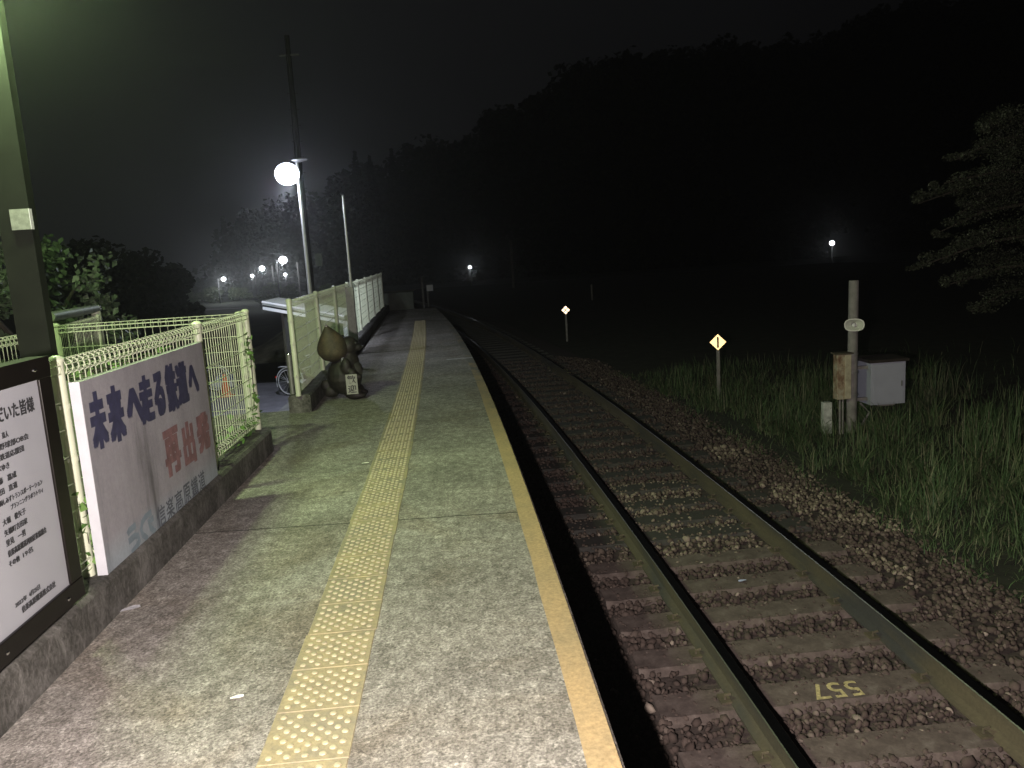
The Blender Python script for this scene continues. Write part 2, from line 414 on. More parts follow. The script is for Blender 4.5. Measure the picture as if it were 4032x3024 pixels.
# ------------------------------------------------------------------ mesh fences
def fence(name, posts, base, top, label, spacing=.056, mid=6, roll_bottom=True, gap=.05, wr=.0027, hr=.0036, post_z0=None, postr=.029, tall=None):
    root = empty(name, (posts[0][0], posts[0][1], base), label, 'fence')
    P = [Vector((x, y, 0)) for x, y in posts]
    pz = base if post_z0 is None else post_z0
    for i, q in enumerate(P):
        b = MB(); t_ = top + .012
        b.tube([(q.x, q.y, pz), (q.x, q.y, t_)], postr, 12)
        b.lathe([(postr*1.18, t_-.012), (postr*1.22, t_), (postr*.9, t_+.012), (postr*.4, t_+.018)], 12, (q.x, q.y, 0))
        for zc in (base + (top-base)*.22, base + (top-base)*.56, base+(top-base)*.8):
            b.lathe([(postr*1.12, zc-.012), (postr*1.12, zc+.012)], 12, (q.x, q.y, 0)); b.box(q.x-.008, q.x+.008, q.y-postr-.02, q.y-postr+.005, zc-.008, zc+.008)
        b.build('post', M_post, root, smooth=True)
    for i in range(len(P)-1):
        A, B = P[i], P[i+1]; d = (B-A); L = d.length; d.normalize(); nrm = Vector((-d.y, d.x, 0)); up = Vector((0, 0, 1))
        b = MB(); n = max(2, int((L-.06)/spacing)); zt = top-.03; zb = base+gap
        A2 = A + d*.03; L2 = L-.06
        rings = [zt] + ([zb+.04] if roll_bottom else [])
        for k in range(n+1):
            c = A2 + d*(L2*k/n)
            b.tube([c+up*(zb+(.07 if roll_bottom else 0)), c+up*(zt-.035)], wr, 4, cap=False)
            for zc in rings:
                ring = [c + nrm*(.030*math.cos(a_)) + up*(zc + .038*math.sin(a_)) for a_ in [2*math.pi*q/8 for q in range(8)]]
                b.tube(ring, wr, 4, closed=True)
        for k in range(mid):
            z = zb + .10 + (zt-.09-zb-.10)*(k+.5)/mid + .0
            b.tube([A2+up*z-nrm*.0062, A2+d*L2+up*z-nrm*.0062], hr, 4)
        for zc in rings:
            for a_ in (R(20), R(160), R(-35), R(215), R(90)):
                q = nrm*(.031*math.cos(a_)) + up*(zc+.039*math.sin(a_))
                b.tube([A2+q, A2+d*L2+q], hr, 4)
        b.build('mesh_panel', M_wire, root)
    return root
fence('mesh_fence', [(-1.85, -.21), (-1.85, 1.75), (-1.85, 3.70), (-1.85, 5.66), (-1.85, 6.93)], .19, 1.215, 'pale green wire mesh fence on the curb, carrying the two boards')
FY = [8.64 + 2.0*i for i in range(9)]
fence('mesh_fence', [(xf(y)-.09, y) for y in FY], .19, 1.215, 'long wire mesh fence receding along the platform behind the statue', roll_bottom=False, gap=.02)
fence('mesh_fence', [(-1.93, 7.02), (-3.47, 7.02)], .02, 1.195, 'short mesh fence running back from the end post of the near fence', spacing=.062, mid=7, roll_bottom=False)
fence('mesh_fence', [(-3.52, 7.0), (-3.52, 5.0), (-3.52, 3.0)], .02, 1.17, 'mesh fence at the left picture edge behind the dark steel column', spacing=.056, mid=7, roll_bottom=False)
fence('mesh_fence', [(-3.56, 7.12), (-4.0, 9.0)], .02, 1.17, 'mesh fence with leaves hanging over it beyond the corner post', spacing=.062, mid=5, roll_bottom=False)
# dull metal board resting along the last one
t = empty('hand_rail_board', (-3.6, 7.4, 1.2), 'dull grey tube rail with one bright end above the corner fence', 'rail')
MB().tube([(-3.62, 7.25, 1.27), (-4.08, 9.2, 1.25)], .045, 10).build('tube', M_dull, t, smooth=True)
MB().tube([(-4.08, 9.2, 1.25), (-4.09, 9.26, 1.25)], .047, 10).build('end_cap', M_chrome, t, smooth=True)
MB().tube([(-4.07, 9.16, .0), (-4.07, 9.16, 1.22)], .05, 10).build('post', M_post, t, smooth=True)

# ------------------------------------------------------------------ writing
DG = None
def glyphs(s, box, off=0.0, font=None):
    """outline of the string fitted to box (u0,u1,v0,v1), returned as a flat mesh"""
    cu = bpy.data.curves.new('t', 'FONT'); cu.body = s; cu.offset = off; cu.resolution_u = 3
    o = bpy.data.objects.new('t', cu); COL.objects.link(o); bpy.context.view_layer.update()
    me = bpy.data.meshes.new_from_object(o.evaluated_get(bpy.context.evaluated_depsgraph_get()))
    V = np.array([v.co[:] for v in me.vertices]) if len(me.vertices) else np.zeros((1, 3)); F = [tuple(p_.vertices) for p_ in me.polygons]
    bpy.data.objects.remove(o); bpy.data.curves.remove(cu); bpy.data.meshes.remove(me)
    lo = V.min(0); hi = V.max(0); sp = np.maximum(hi-lo, 1e-6)
    u = box[0] + (V[:, 0]-lo[0])/sp[0]*(box[1]-box[0]); v = box[2] + (V[:, 1]-lo[1])/sp[1]*(box[3]-box[2])
    return np.stack([u, v], 1), F
def writing(lines, plane, name, mat, parent, lift=None, bold=0):
    b = MB()
    for (s, box, off) in lines:
        if not bold:
            uv, F = glyphs(s, box, off); b.add([plane(u, v) for u, v in uv], F); continue
        du = (box[1]-box[0])*bold; dv = (box[3]-box[2])*(bold*.6 if bold > .05 else .02); uv, F = glyphs(s, (box[0]+du, box[1]-du, box[2]+dv, box[3]-dv), 0); k = 0
        for i in (-1, -.33, .33, 1):
            for j in (-1, 0, 1):
                k += 1; e = Vector(lift)*(k*.00012); b.add([Vector(plane(u+du*i, v+dv*j))+e for u, v in uv], F)
    return b.build(name, mat, parent)

# ------------------------------------------------------------------ railway slogan board
def mat_board():
    t = NT('faded_board_paint'); n1 = t.noise(1.6, 5, .6); st = t.noise(4.2, 5, .65, (1, 1, .16)); n2 = t.noise(60, 2, .6)
    sx = t.n('ShaderNodeSeparateXYZ'); t.l(t.c.outputs['Object'], sx.inputs[0])
    mr = t.n('ShaderNodeMapRange'); mr.inputs[1].default_value = .30; mr.inputs[2].default_value = .42
    ad_ = t.n('ShaderNodeMath', operation='MULTIPLY_ADD'); ad_.inputs[1].default_value = .12
    t.l(n1, ad_.inputs[0]); t.l(sx.outputs[2], ad_.inputs[2]); t.l(ad_.outputs[0], mr.inputs[0])
    c = t.mix(mr.outputs[0], (.36, .40, .46), t.ramp(n1, [(.35, (.30, .285, .325)), (.65, (.38, .365, .41))]))
    c = t.mix(1, c, t.ramp(st, [(.30, .42), (.44, .9), (.62, 1.05)]), 'MULTIPLY')
    c = t.mix(1, c, t.ramp(n2, [(.3, .9), (.7, 1.04)]), 'MULTIPLY')
    t.base(c); t.rough(.5); return t.m
t = empty('slogan_board', (-1.78, 4.55, .16), 'weathered white board with large dark blue and red Japanese characters', 'sign')
MB().box(-1.802, -1.757, 3.69, 5.43, .162, 1.118).build('panel', mat_board(), t)
M_edgew = simple('board_white_edge', (.52, .52, .58), .4, var=.08, scale=10)
MB().box(-1.803, -1.7555, 3.684, 3.6895, .160, 1.120).build('side_strip', M_edgew, t)
pl = lambda u, v: (-1.7552, u, v)
M_navy = simple('navy_lettering', (.045, .045, .10), .5, var=.25, scale=20)
M_red = simple('faded_red_lettering', (.24, .13, .14), .55, var=.35, scale=14)
M_gblue = simple('grey_blue_lettering', (.20, .25, .30), .55, var=.2, scale=14)
M_dgrey = simple('dark_lettering', (.10, .11, .14), .55, var=.2, scale=14)
big = [('未', 3.752, 3.875, .79, 1.038), ('来', 3.939, 4.079, .78, 1.034), ('へ', 4.156, 4.33, .816, .986), ('走', 4.329, 4.469, .794, 1.027), ('る', 4.53, 4.644, .795, 1.02),
       ('鉄', 4.718, 4.852, .78, 1.039), ('道', 4.895, 5.045, .793, 1.027), ('へ', 5.104, 5.243, .823, .981)]
writing([(c, (a_-.022, b_+.022, z0-.014, z1+.016), .045) for c, a_, b_, z0, z1 in big], pl, 'slogan_lettering', M_navy, t, (1, 0, 0), .085)
writing([(c, bx, .04) for c, bx in (('再', (4.545, 4.80, .415, .69)), ('出', (4.845, 5.06, .395, .67)), ('発', (5.11, 5.365, .415, .67)))], pl, 'red_lettering', M_red, t, (1, 0, 0), .075)
nm = '信楽高原鐵道'; L0, L1 = 4.318, 5.172; cw = (L1-L0)/6
writing([(c, (L0+cw*i+.006, L0+cw*(i+1)-.012, .19, .312), .012) for i, c in enumerate(nm)], pl, 'company_lettering', M_dgrey, t)
def ribbon(b, pts, wd, x):
    P = [Vector((q[0], q[1])) for q in pts]; v = []
    for i, q in enumerate(P):
        d = (P[min(i+1, len(P)-1)]-P[max(i-1, 0)]).normalized(); n_ = Vector((-d.y, d.x)); v += [(x, *(q+n_*wd/2)), (x, *(q-n_*wd/2))]
    b.add(v, [(2*i, 2*i+1, 2*i+3, 2*i+2) for i in range(len(P)-1)])
b = MB()
for pts in ([(3.945, .300), (3.965, .312), (4.05, .314)], [(3.945, .262), (4.02, .266), (4.062, .252), (4.068, .226), (4.03, .206), (3.96, .196)],
            [(4.262, .314), (4.178, .314), (4.13, .300), (4.106, .27), (4.118, .236), (4.171, .196)], [(4.278, .276), (4.205, .276), (4.222, .240), (4.282, .194)]):
    ribbon(b, pts, .034, -1.7552)
b.build('emblem', M_gblue, t)

# ------------------------------------------------------------------ notice board
t = empty('notice_board', (-1.75, 2.6, .2), 'white notice panel of black Japanese writing in dark bronze frame', 'sign')
M_frame = simple('dark_bronze_frame', (.006, .0045, .004), .3, 0, .25, 14, spec=.25)
Y0, Y1, Z0, Z1 = 1.35, 3.378, .232, 1.276
f = MB(); tw = .085
f.box(-1.80, -1.715, Y0, Y1, Z1-tw, Z1); f.box(-1.80, -1.715, Y0, Y1, Z0, Z0+tw)
f.box(-1.80, -1.717, Y1-.095, Y1-.001, Z0+tw+.0005, Z1-tw-.0005); f.box(-1.80, -1.717, Y0+.001, Y0+.1, Z0+tw+.0005, Z1-tw-.0005)
f.build('frame', M_frame, t, bevel=.003)
MB().box(-1.795, -1.728, Y0+.05, 3.299, .30, 1.195).build('panel', simple('notice_white', (.33, .335, .38), .35, var=.05, scale=4), t)
for (yb, zb) in ((3.255, 1.232), (3.235, .272), (2.78, .272), (2.5, 1.232)):
    MB().ball((-1.714, yb, zb), (.006, .011, .009), 10).build('bolt', M_chrome, t, smooth=True)
for yb in (1.6, 3.2): MB().box(-1.90, -1.8005, yb, yb+.06, .2, 1.2).build('bracket', M_steeldk, t)
rows = [('ただいた皆様', 2.915, 3.231, 1.103, .060), ('直人', 2.985, 3.026, 1.026, .024), ('高校野球部OB会', 2.88, 3.157, .988, .025), ('高原鉄道応援団', 2.885, 3.112, .950, .025),
        ('べゆき', 2.92, 3.0, .912, .024), ('藤　嘉成', 2.915, 3.035, .868, .025), ('松田　直道', 2.885, 3.03, .829, .025), ('㈲しみずトランスポーテーション', 2.901, 3.201, .790, .023),
        ('プランニングラボラトリィ', 2.965, 3.197, .757, .021), ('大堀　俊矢子', 2.90, 3.055, .717, .025), ('矢橋町吉田家', 2.90, 3.056, .677, .025), ('里見　一男', 2.90, 3.031, .638, .025),
        ('信楽高原鐵道利用促進協議会', 2.90, 3.175, .598, .026), ('その他　19名', 2.896, 3.061, .560, .023), ('2022年　4月25日', 2.891, 3.066, .402, .021), ('信楽高原鐵道株式会社', 2.926, 3.177, .368, .027)]
M_ink = simple('black_lettering', (.03, .03, .035), .5, var=.2)
rows2 = []
for s, a_, b_, z, h in rows:
    if '　' in s:
        n_ = len(s); i_ = s.index('　'); rows2 += [(s[:i_], a_, a_+(b_-a_)*i_/n_, z, h), (s[i_+1:], a_+(b_-a_)*(i_+1)/n_, b_, z, h)]
    else: rows2.append((s, a_, b_, z, h))
for s, a_, b_, z, h in rows2: writing([(s, (a_, b_, z-h/2, z+h/2), 0)], lambda u, v: (-1.7265, u, v), 'text_line', M_ink, t, (1, 0, 0), h*.022/(b_-a_))

# ------------------------------------------------------------------ steel column with the greenish lamp
t = empty('lamp_column', (-2.79, 5.3, 0), 'tall dark steel column at left edge carrying a small pale plate', 'lamp post')
c = MB(); cx, cy = -2.80, 5.40
c.box(cx-.10, cx+.10, cy-.040, cy+.040, 0, 3.45)
c.box(cx-.16, cx+.16, cy-.15, cy+.15, 0, .02)
c.build('column', simple('dark_green_steel', (.011, .013, .009), .5, .2, .3, 6, .1), t)
MB().box(cx-.018, cx+.1, cy-.052, cy-.0405, 1.913, 2.042).build('plate', simple('pale_plate', (.26, .28, .24), .5, var=.3, scale=25), t)
MB().box(cx+.1005, cx+.1055, cy-.0525, cy-.02, 1.913, 2.042).build('plate_edge', M_white, t)
c = MB(); c.box(cx-.03, cx+.03, cy-.1, cy+.1, 3.451, 3.50); c.box(-3.2, -2.4, 5.11, 5.25, 3.68, 3.75); c.tube([(cx, cy-.05, 3.5), (cx, cy-.2, 3.69)], .025, 8)
c.build('lamp_arm', M_steeldk, t)
MB().tube([(-3.15, 5.18, 3.655), (-2.45, 5.18, 3.655)], .018, 10).build('tube_light', emit('tube_glow', COL_B, 8.0), t, smooth=True)
for i, dx in enumerate((-.25, 0, .25)):
    light('lamp_light', (LAMP_B[0]+dx, LAMP_B[1], LAMP_B[2]-.10), P_B/3, COL_B, .08, t)

light('hand_light', LAMP_A, P_A, COL_A, .03)

# ------------------------------------------------------------------ street lamp behind the far fence
t = empty('street_lamp', (-2.60, 14.02, -1.45), 'nearest and brightest street lamp, slim pole behind the far fence', 'street lamp')
MB().tube([(-2.60, 14.02, -1.45), (-2.60, 14.02, 1.0), (-2.60, 14.02, 3.30)], [.045, .036, .024], 12).build('pole', simple('lamp_pole_grey', (.42, .42, .44), .45, .3, .1, 10), t, smooth=True)
MB().tube([(-2.615, 14.02, -1.45), (-2.615, 14.02, .98)], .10, 14).build('lower_sleeve', M_dull, t, smooth=True)
MB().tube([(-2.60, 14.02, 2.95), (-2.66, 14.02, 3.06), (-2.74, 14.02, 3.10)], .018, 8).build('arm', M_steeldk, t, smooth=True)
MB().lathe([(.015, 3.30), (.11, 3.325), (.135, 3.335), (.135, 3.342), (.10, 3.36), (.02, 3.37)], 20, (-2.555, 14.0, 0)).build('top_disc', simple('disc_grey', (.20, .20, .21), .4, .2, .1, 8), t, smooth=True)
MB().ball((-2.78, 14.0, 3.12), (.205, .17, .185), 20).build('lantern', emit('lantern_glow', COL_C, 9.0), t, smooth=True)
light('lamp_light', (-2.80, 13.98, 2.82), P_C, COL_C, .10, t)
sl = bpy.data.lights.new('lamp_throw', 'SPOT'); sl.energy = 520; sl.color = COL_C; sl.spot_size = R(152); sl.spot_blend = .35; sl.shadow_soft_size = .08
so = bpy.data.objects.new('lamp_throw', sl); COL.objects.link(so)
so.matrix_world = Matrix.Translation((-2.86, 14.0, 2.80)) @ Vector((-.80, .36, -.56)).to_track_quat('-Z', 'Y').to_matrix().to_4x4(); par(so, t)

# stepped pole rising from the curb
t = empty('steel_pole', (-1.93, 14.05, .19), 'wide steel column at the far fence topped by a thin pale pole', 'pole')
MB().box(-2.0, -1.86, 14.0, 14.1, .19, 1.17).build('column', M_steeldk, t, bevel=.004)
MB().tube([(-1.895, 14.05, 1.17), (-1.895, 14.05, 2.72)], [.026, .015], 10).build('pole', simple('pale_pole', (.5, .5, .5), .5, .3, .1), t, smooth=True)

# utility pole behind
M_oldpole = simple('dark_old_pole', (.035, .034, .033), .9, var=.25, scale=5)
t = empty('utility_pole', (-5.52, 30, -1.45), 'tall dim concrete utility pole behind the nearest street lamp', 'utility pole')
MB().tube([(-5.55, 30, -1.46), (-5.47, 30, 9.6)], [.17, .085], 14).build('pole', M_oldpole, t, smooth=True)
MB().box(-5.25, -5.0, 29.9, 30.1, 1.55, 2.0).build('meter_box', M_dull, t, bevel=.01)
for k in range(14): MB().tube([(-5.72+.005*k, 30, .5+.55*k), (-5.32+.003*k, 30, .5+.55*k)], .012, 6).build('step_bolt', M_steeldk, t)
b = MB(); b.box(-5.8, -5.1, 29.95, 30.03, 8.9, 8.97); b.build('cross_arm', M_steeldk, t)

# ------------------------------------------------------------------ cycle shelter
t = empty('cycle_shelter', (-3.5, 19, -1.45), 'low pitched cycle shelter with two bright white fascia bars', 'shelter')
A_ = Vector((-4.40, 18, .865)); B_ = Vector((-2.635, 18, .43)); D_ = Vector((-4.62, 20.6, .83)); C_ = Vector((-2.72, 20.6, .395)); up = Vector((0, 0, 1))
def quadslab(b, P, z0, z1):
    v = [p_+up*z0 for p_ in P] + [p_+up*z1 for p_ in P]; b.add(v, [(3, 2, 1, 0), (4, 5, 6, 7), (0, 1, 5, 4), (1, 2, 6, 5), (2, 3, 7, 6), (3, 0, 4, 7)])
b = MB(); quadslab(b, [A_, B_, C_, D_], -.03, -.012)
b.build('roof', simple('roof_sheet', (.20, .20, .21), .5, 0, .2, 6), t)
b = MB()
for k in range(12):
    s_ = (k+.5)/12; p0 = A_.lerp(D_, s_); p1 = B_.lerp(C_, s_); b.tube([p0, p1], .014, 4)
b.build('roof_ribs', M_alu, t)
F0 = Vector((0, -1, 0)); M_fas = simple('fascia_white', (.90, .90, .94), .25, 0, .05)
b = MB(); b.tube([A_+F0*.045-up*.012, B_+F0*.045-up*.012], .030, 12); b.build('gutter_pipe', M_fas, t, smooth=True)
b = MB(); quadslab(b, [A_+F0*.04, B_+F0*.04, B_, A_], -.075, -.045); b.build('upper_fascia', M_alu, t)
b = MB(); quadslab(b, [A_+F0*.05, B_+F0*.05, B_, A_], -.185, -.115); b.build('lower_fascia', M_fas, t, bevel=.006)
b = MB(); quadslab(b, [A_+F0*.015, B_+F0*.015, B_, A_], -.1145, -.0755); b.build('gutter', M_black, t)
MB().box(-3.995, -3.905, 18.10, 18.19, -1.45, .63).build('column', simple('dark_column', (.03, .03, .03), .6), t, bevel=.004)
MB().box(-2.70, -2.60, 18.06, 18.15, -1.45, .30).build('column', M_fas, t, bevel=.004)
MB().box(-4.60, -4.51, 20.55, 20.63, -1.45, .79).build('column', M_steeldk, t, bevel=.004)
# soil bank rising behind the shelter
b = MB(); gx_ = np.linspace(-9, -2.45, 18); gy_ = np.linspace(22.5, 44, 26); sm = lambda q: (lambda w_: w_*w_*(3-2*w_))(min(1, max(0, q)))
V = [(x, y, -1.50+1.45*sm((x+8.6)/3.6)*sm((y-25.5)/5)+.06*noise.noise(Vector((x, y, 2)))) for y in gy_ for x in gx_]
b.add(V, [(q*18+i_, q*18+i_+1, (q+1)*18+i_+1, (q+1)*18+i_) for q in range(25) for i_ in range(17)])
tag(b.build('soil_bank', simple('pale_bank', (.22, .205, .15), .95, var=.6, scale=1.6, bump=.5), smooth=True), kind='structure')
# ------------------------------------------------------------------ bollard and stair rail
t = empty('handrail', (-1.93, 8.80, 0), 'dark tube stair handrail beside the gap in the fence', 'handrail')
MB().tube([(-1.93, 8.79, -.005), (-1.93, 8.79, .63)], .027, 12).build('post', M_steeldk, t, smooth=True)
MB().ball((-1.93, 8.79, .635), (.029, .029, .02), 12).build('post_cap', M_chrome, t, smooth=True)
MB().tube([(-1.93, 8.81, .52), (-1.90, 9.9, .20), (-2.3, 11.6, -.65), (-2.3, 11.6, -1.45)], .02, 8).build('sloping_bar', M_steeldk, t, smooth=True)

# ------------------------------------------------------------------ bicycles
M_bike = simple('bright_bike_metal', (.72, .72, .76), .3, .15, .05, 20)
def bicycle(loc, rz, label, col, refl=None):
    t = empty('bicycle', (0, 0, 0), label, 'bicycle', 'bicycles in the lower parking area')
    def wheel(x):
        b = MB(); b.tube([(x+.315*math.cos(a_), 0, .33+.315*math.sin(a_)) for a_ in np.linspace(0, 2*math.pi, 28, endpoint=False)], .02, 6, closed=True)
        w_ = b.build('wheel', M_black, t, smooth=True)
        b = MB(); b.tube([(x+.295*math.cos(a_), 0, .33+.295*math.sin(a_)) for a_ in np.linspace(0, 2*math.pi, 28, endpoint=False)], .016, 5, closed=True)
        for a_ in np.linspace(0, 2*math.pi, 16, endpoint=False): b.tube([(x, .02*(-1)**int(a_*9), .33), (x+.29*math.cos(a_), 0, .33+.29*math.sin(a_))], .0032, 3)
        b.tube([(x, -.05, .33), (x, .05, .33)], .022, 8); b.build('rim', M_bike, w_, smooth=True)
    wheel(0); wheel(1.08)
    b = MB(); r = .016
    for pts in ([(0, .04, .33), (.42, .03, .30)], [(0, .04, .33), (.30, .01, .70)], [(.42, 0, .30), (.28, 0, .80)], [(.42, 0, .30), (.88, 0, .72)], [(.34, 0, .62), (.87, 0, .78)], [(.86, 0, .70), (.84, 0, .92)], [(.88, 0, .72), (.95, .03, .5), (1.08, .05, .33)], [(.88, 0, .72), (.95, -.03, .5), (1.08, -.05, .33)]):
        b.tube(pts, r, 8)
    b.build('frame', col, t, smooth=True)
    b = MB(); b.ball((.27, 0, .86), (.13, .08, .04), 12); b.build('saddle', M_black, t, smooth=True)
    b = MB(); b.tube([(.70, .27, .98), (.82, .25, 1.02), (.86, 0, .98), (.82, -.25, 1.02), (.70, -.27, .98)], .011, 8).tube([(.84, 0, .90), (.86, 0, .98)], .012, 8); b.build('handlebar', M_bike, t, smooth=True)
    for x in (0, 1.08):
        b = MB(); b.tube([(x+.345*math.cos(a_), 0, .33+.345*math.sin(a_)) for a_ in np.linspace(R(10 if x else 30), R(165 if x else 200), 14)], .014, 5)
        for a_ in (R(150), R(175)) if x == 0 else (R(40), R(60)): b.tube([(x, .04, .33), (x+.345*math.cos(a_), .02, .33+.345*math.sin(a_))], .003, 4)
        b.build('fender', M_bike, t, smooth=True)
    b = MB()
    for y in (-.05, 0, .05): b.tube([(-.22, y, .70), (.22, y, .70)], .006, 5)
    for x in (-.2, 0, .2): b.tube([(x, -.06, .70), (x, .06, .70)], .006, 5)
    b.tube([(-.1, .06, .70), (0, .06, .33)], .005, 4); b.build('rear_rack', M_bike, t)
    b = MB(); b.lathe([(.085, -.004), (.085, .004)], 18, M=Matrix.Translation((.42, .045, .30)) @ Matrix.Rotation(R(90), 4, 'X')); b.tube([(.42, .06, .30), (.55, .07, .22)], .01, 6).tube([(.42, -.06, .30), (.29, -.07, .38)], .01, 6)
    b.box(.1, .42, -.062, -.050, .33, .40); b.build('crank_and_guard', M_bike, t)
    b = MB(); b.box(.92, 1.22, -.17, .17, .72, .74)
    for k in range(9):
        x = .92+.30*k/8; b.box(x-.003, x+.003, -.172, -.168, .74, .96); b.box(x-.003, x+.003, .168, .172, .74, .96)
        y = -.168+.336*k/8; b.box(1.218, 1.222, y-.003, y+.003, .74, .96); b.box(.918, .922, y-.003, y+.003, .74, .96)
    b.box(.91, 1.23, -.18, .18, .955, .965) if False else b.tube([(.92, -.17, .96), (1.22, -.17, .96), (1.22, .17, .96), (.92, .17, .96)], .006, 5, closed=True)
    b.build('basket', M_steeldk, t)
    b = MB(); b.lathe([(.03, 0), (.028, .012)], 12, M=Matrix.Translation((-.345, 0, .45)) @ Matrix.Rotation(R(-90), 4, 'Y'))
    b.build('reflector', refl or M_redr, t, smooth=True)
    t.location = loc; t.rotation_euler = (0, 0, rz)
    return t
M_redr = simple('red_reflector', (.8, .03, .015), .25, var=.1)
M_bluer = simple('blue_cover', (.12, .18, .62), .35, var=.1)
bicycle((-4.23, 19.0, -1.45), R(-22), 'silver framed bicycle with its rear wheel beyond the stair handrail', M_alu)
bicycle((-7.45, 20.3, -1.45), R(15), 'dark bicycle standing farthest left beside the orange cone', simple('dark_bike_paint', (.03, .03, .04), .35, var=.1))
t = empty('traffic_cone', (-5.9, 19.6, -1.45), 'small orange traffic cone seen through the near fence', 'traffic cone')
M_or = simple('cone_orange', (.75, .12, .03), .5, var=.15)
MB().lathe([(.13, .02), (.035, .55), (.02, .56)], 18, (-5.9, 19.6, -1.45)).build('cone', M_or, t, smooth=True)
MB().box(-6.07, -5.73, 19.43, 19.77, -1.45, -1.429).build('base', M_or, t, bevel=.01)
MB().lathe([(.101, .17), (.082, .27)], 18, (-5.9, 19.6, -1.45)).build('reflective_band', M_white, t, smooth=True)
t = empty('covered_crate', (-6.45, 21.4, -1.45), 'small crate with a blue cover seen through the near fence', 'crate')
MB().box(-6.75, -6.2, 21.2, 21.6, -1.45, -1.28).build('crate', M_white, t, bevel=.01)
MB().box(-6.62, -6.28, 21.16, 21.64, -1.278, -1.16).build('cover', M_bluer, t, bevel=.03)

# ------------------------------------------------------------------ raccoon dog statue
def remesh_blob(parts, vox):
    b = MB()
    for (c_, r_) in parts: b.ball(c_, r_, 20)
    return b, vox
t = empty('animal_statue', (-1.42, 9.40, 0), 'dark ceramic raccoon dog statue with straw hat and welcome sign', 'statue')
def S(x, y, z): return (-1.42+x, 9.40+y, z)
b = MB()
for c_, r_ in (((-.02, .0, .27), (.205, .19, .225)), ((.0, .02, .43), (.165, .15, .15)), ((.02, .02, .50), (.13, .12, .10)), ((.055, .0, .625), (.115, .12, .115)), ((.15, -.01, .600), (.07, .055, .05)), ((.19, -.012, .598), (.03, .03, .025)),
               ((.07, -.10, .09), (.11, .075, .08)), ((.07, .10, .09), (.11, .075, .08)), ((.11, -.11, .045), (.12, .06, .045)), ((.11, .11, .045), (.12, .06, .045)),
               ((.03, -.165, .40), (.06, .055, .10)), ((.09, -.185, .31), (.055, .045, .07)), ((.15, -.17, .27), (.055, .04, .04)), ((.03, .165, .40), (.06, .055, .10)), ((.10, .17, .32), (.05, .045, .06)),
               ((-.19, .0, .10), (.10, .07, .08)), ((-.25, .0, .17), (.06, .055, .08)), ((-.02, -.10, .70), (.035, .03, .05)), ((-.02, .10, .70), (.035, .03, .05))):
    b.ball(S(*c_), r_, 18)
def mat_ceramic():
    t_ = NT('glazed_brown_ceramic'); n1 = t_.noise(9, 5, .6)
    t_.base(t_.ramp(n1, [(.35, (.007, .006, .005)), (.55, (.016, .013, .010)), (.75, (.035, .030, .025))])); t_.rough(.62); t_.bump(n1, .3, .01); return t_.m
tmp = b.build('body', mat_ceramic(), None)
md = tmp.modifiers.new('r', 'REMESH'); md.mode = 'VOXEL'; md.voxel_size = .010; md.use_smooth_shade = True
md2 = tmp.modifiers.new('s', 'SMOOTH'); md2.iterations = 5; md2.factor = .5
bpy.context.view_layer.update()
me = bpy.data.meshes.new_from_object(tmp.evaluated_get(bpy.context.evaluated_depsgraph_get())); me.name = 'body'
old = tmp.data; tmp.modifiers.clear(); tmp.data = me; bpy.data.meshes.remove(old); par(tmp, t)
MB().ball(S(.085, -.0, .33), (.115, .115, .13), 16).build('pale_belly', simple('pale_glaze', (.05, .048, .044), .4, var=.25, scale=14), t, smooth=True)
for s_ in (-1, 1):
    MB().ball(S(.150, .052*s_, .655), (.020, .020, .020), 10).build('eye', M_black, t, smooth=True)
MB().ball(S(.222, -.012, .606), (.016, .018, .014), 10).build('nose', M_black, t, smooth=True)
MB().ball(S(-.01, -.10, .47), (.02, .05, .07), 10).build('scarf_knot', simple('grey_cloth', (.25, .26, .27), .8, var=.3), t, smooth=True)
# straw hat hanging on the back of the head, point up
Mh = Matrix.Translation(S(-.115, -.05, .595)) @ Vector((-.10, -.42, .90)).to_track_quat('Z', 'Y').to_matrix().to_4x4()
b = MB(); b.lathe([(.10, -.11), (.155, -.06), (.182, .0), (.18, .05), (.155, .11), (.115, .18), (.07, .245), (.03, .30), (.012, .325)], 28, M=Mh)
def mat_straw():
    t_ = NT('old_straw'); n1 = t_.noise(7, 5, .6); n2 = t_.noise(40, 3, .6, (1, 1, 4))
    c_ = t_.ramp(n1, [(.35, (.035, .030, .016)), (.6, (.085, .068, .036)), (.75, (.15, .10, .058))]); c_ = t_.mix(.6, c_, t_.ramp(n2, [(.35, .55), (.65, 1.1)]), 'MULTIPLY')
    t_.base(c_); t_.rough(.7); t_.bump(n2, .5, .006); return t_.m
h_ = b.build('straw_hat', mat_straw(), t, smooth=True)
MB().ball((0, 0, .32), .016, 8, M=Mh).build('hat_tip', M_chrome, h_, smooth=True)
# welcome sign held at the front
sg = MB().box(-1.395, -1.265, 9.150, 9.165, .085, .315).build('welcome_sign', simple('sign_board_white', (.28, .28, .25), .5, var=.12, scale=12), t)
writing([('歓', (-1.380, -1.28, .210, .305), .02), ('迎', (-1.380, -1.28, .098, .192), .02)], lambda u, v: (u, 9.1485, v), 'sign_lettering', simple('sign_black', (.02, .02, .02), .5), sg)

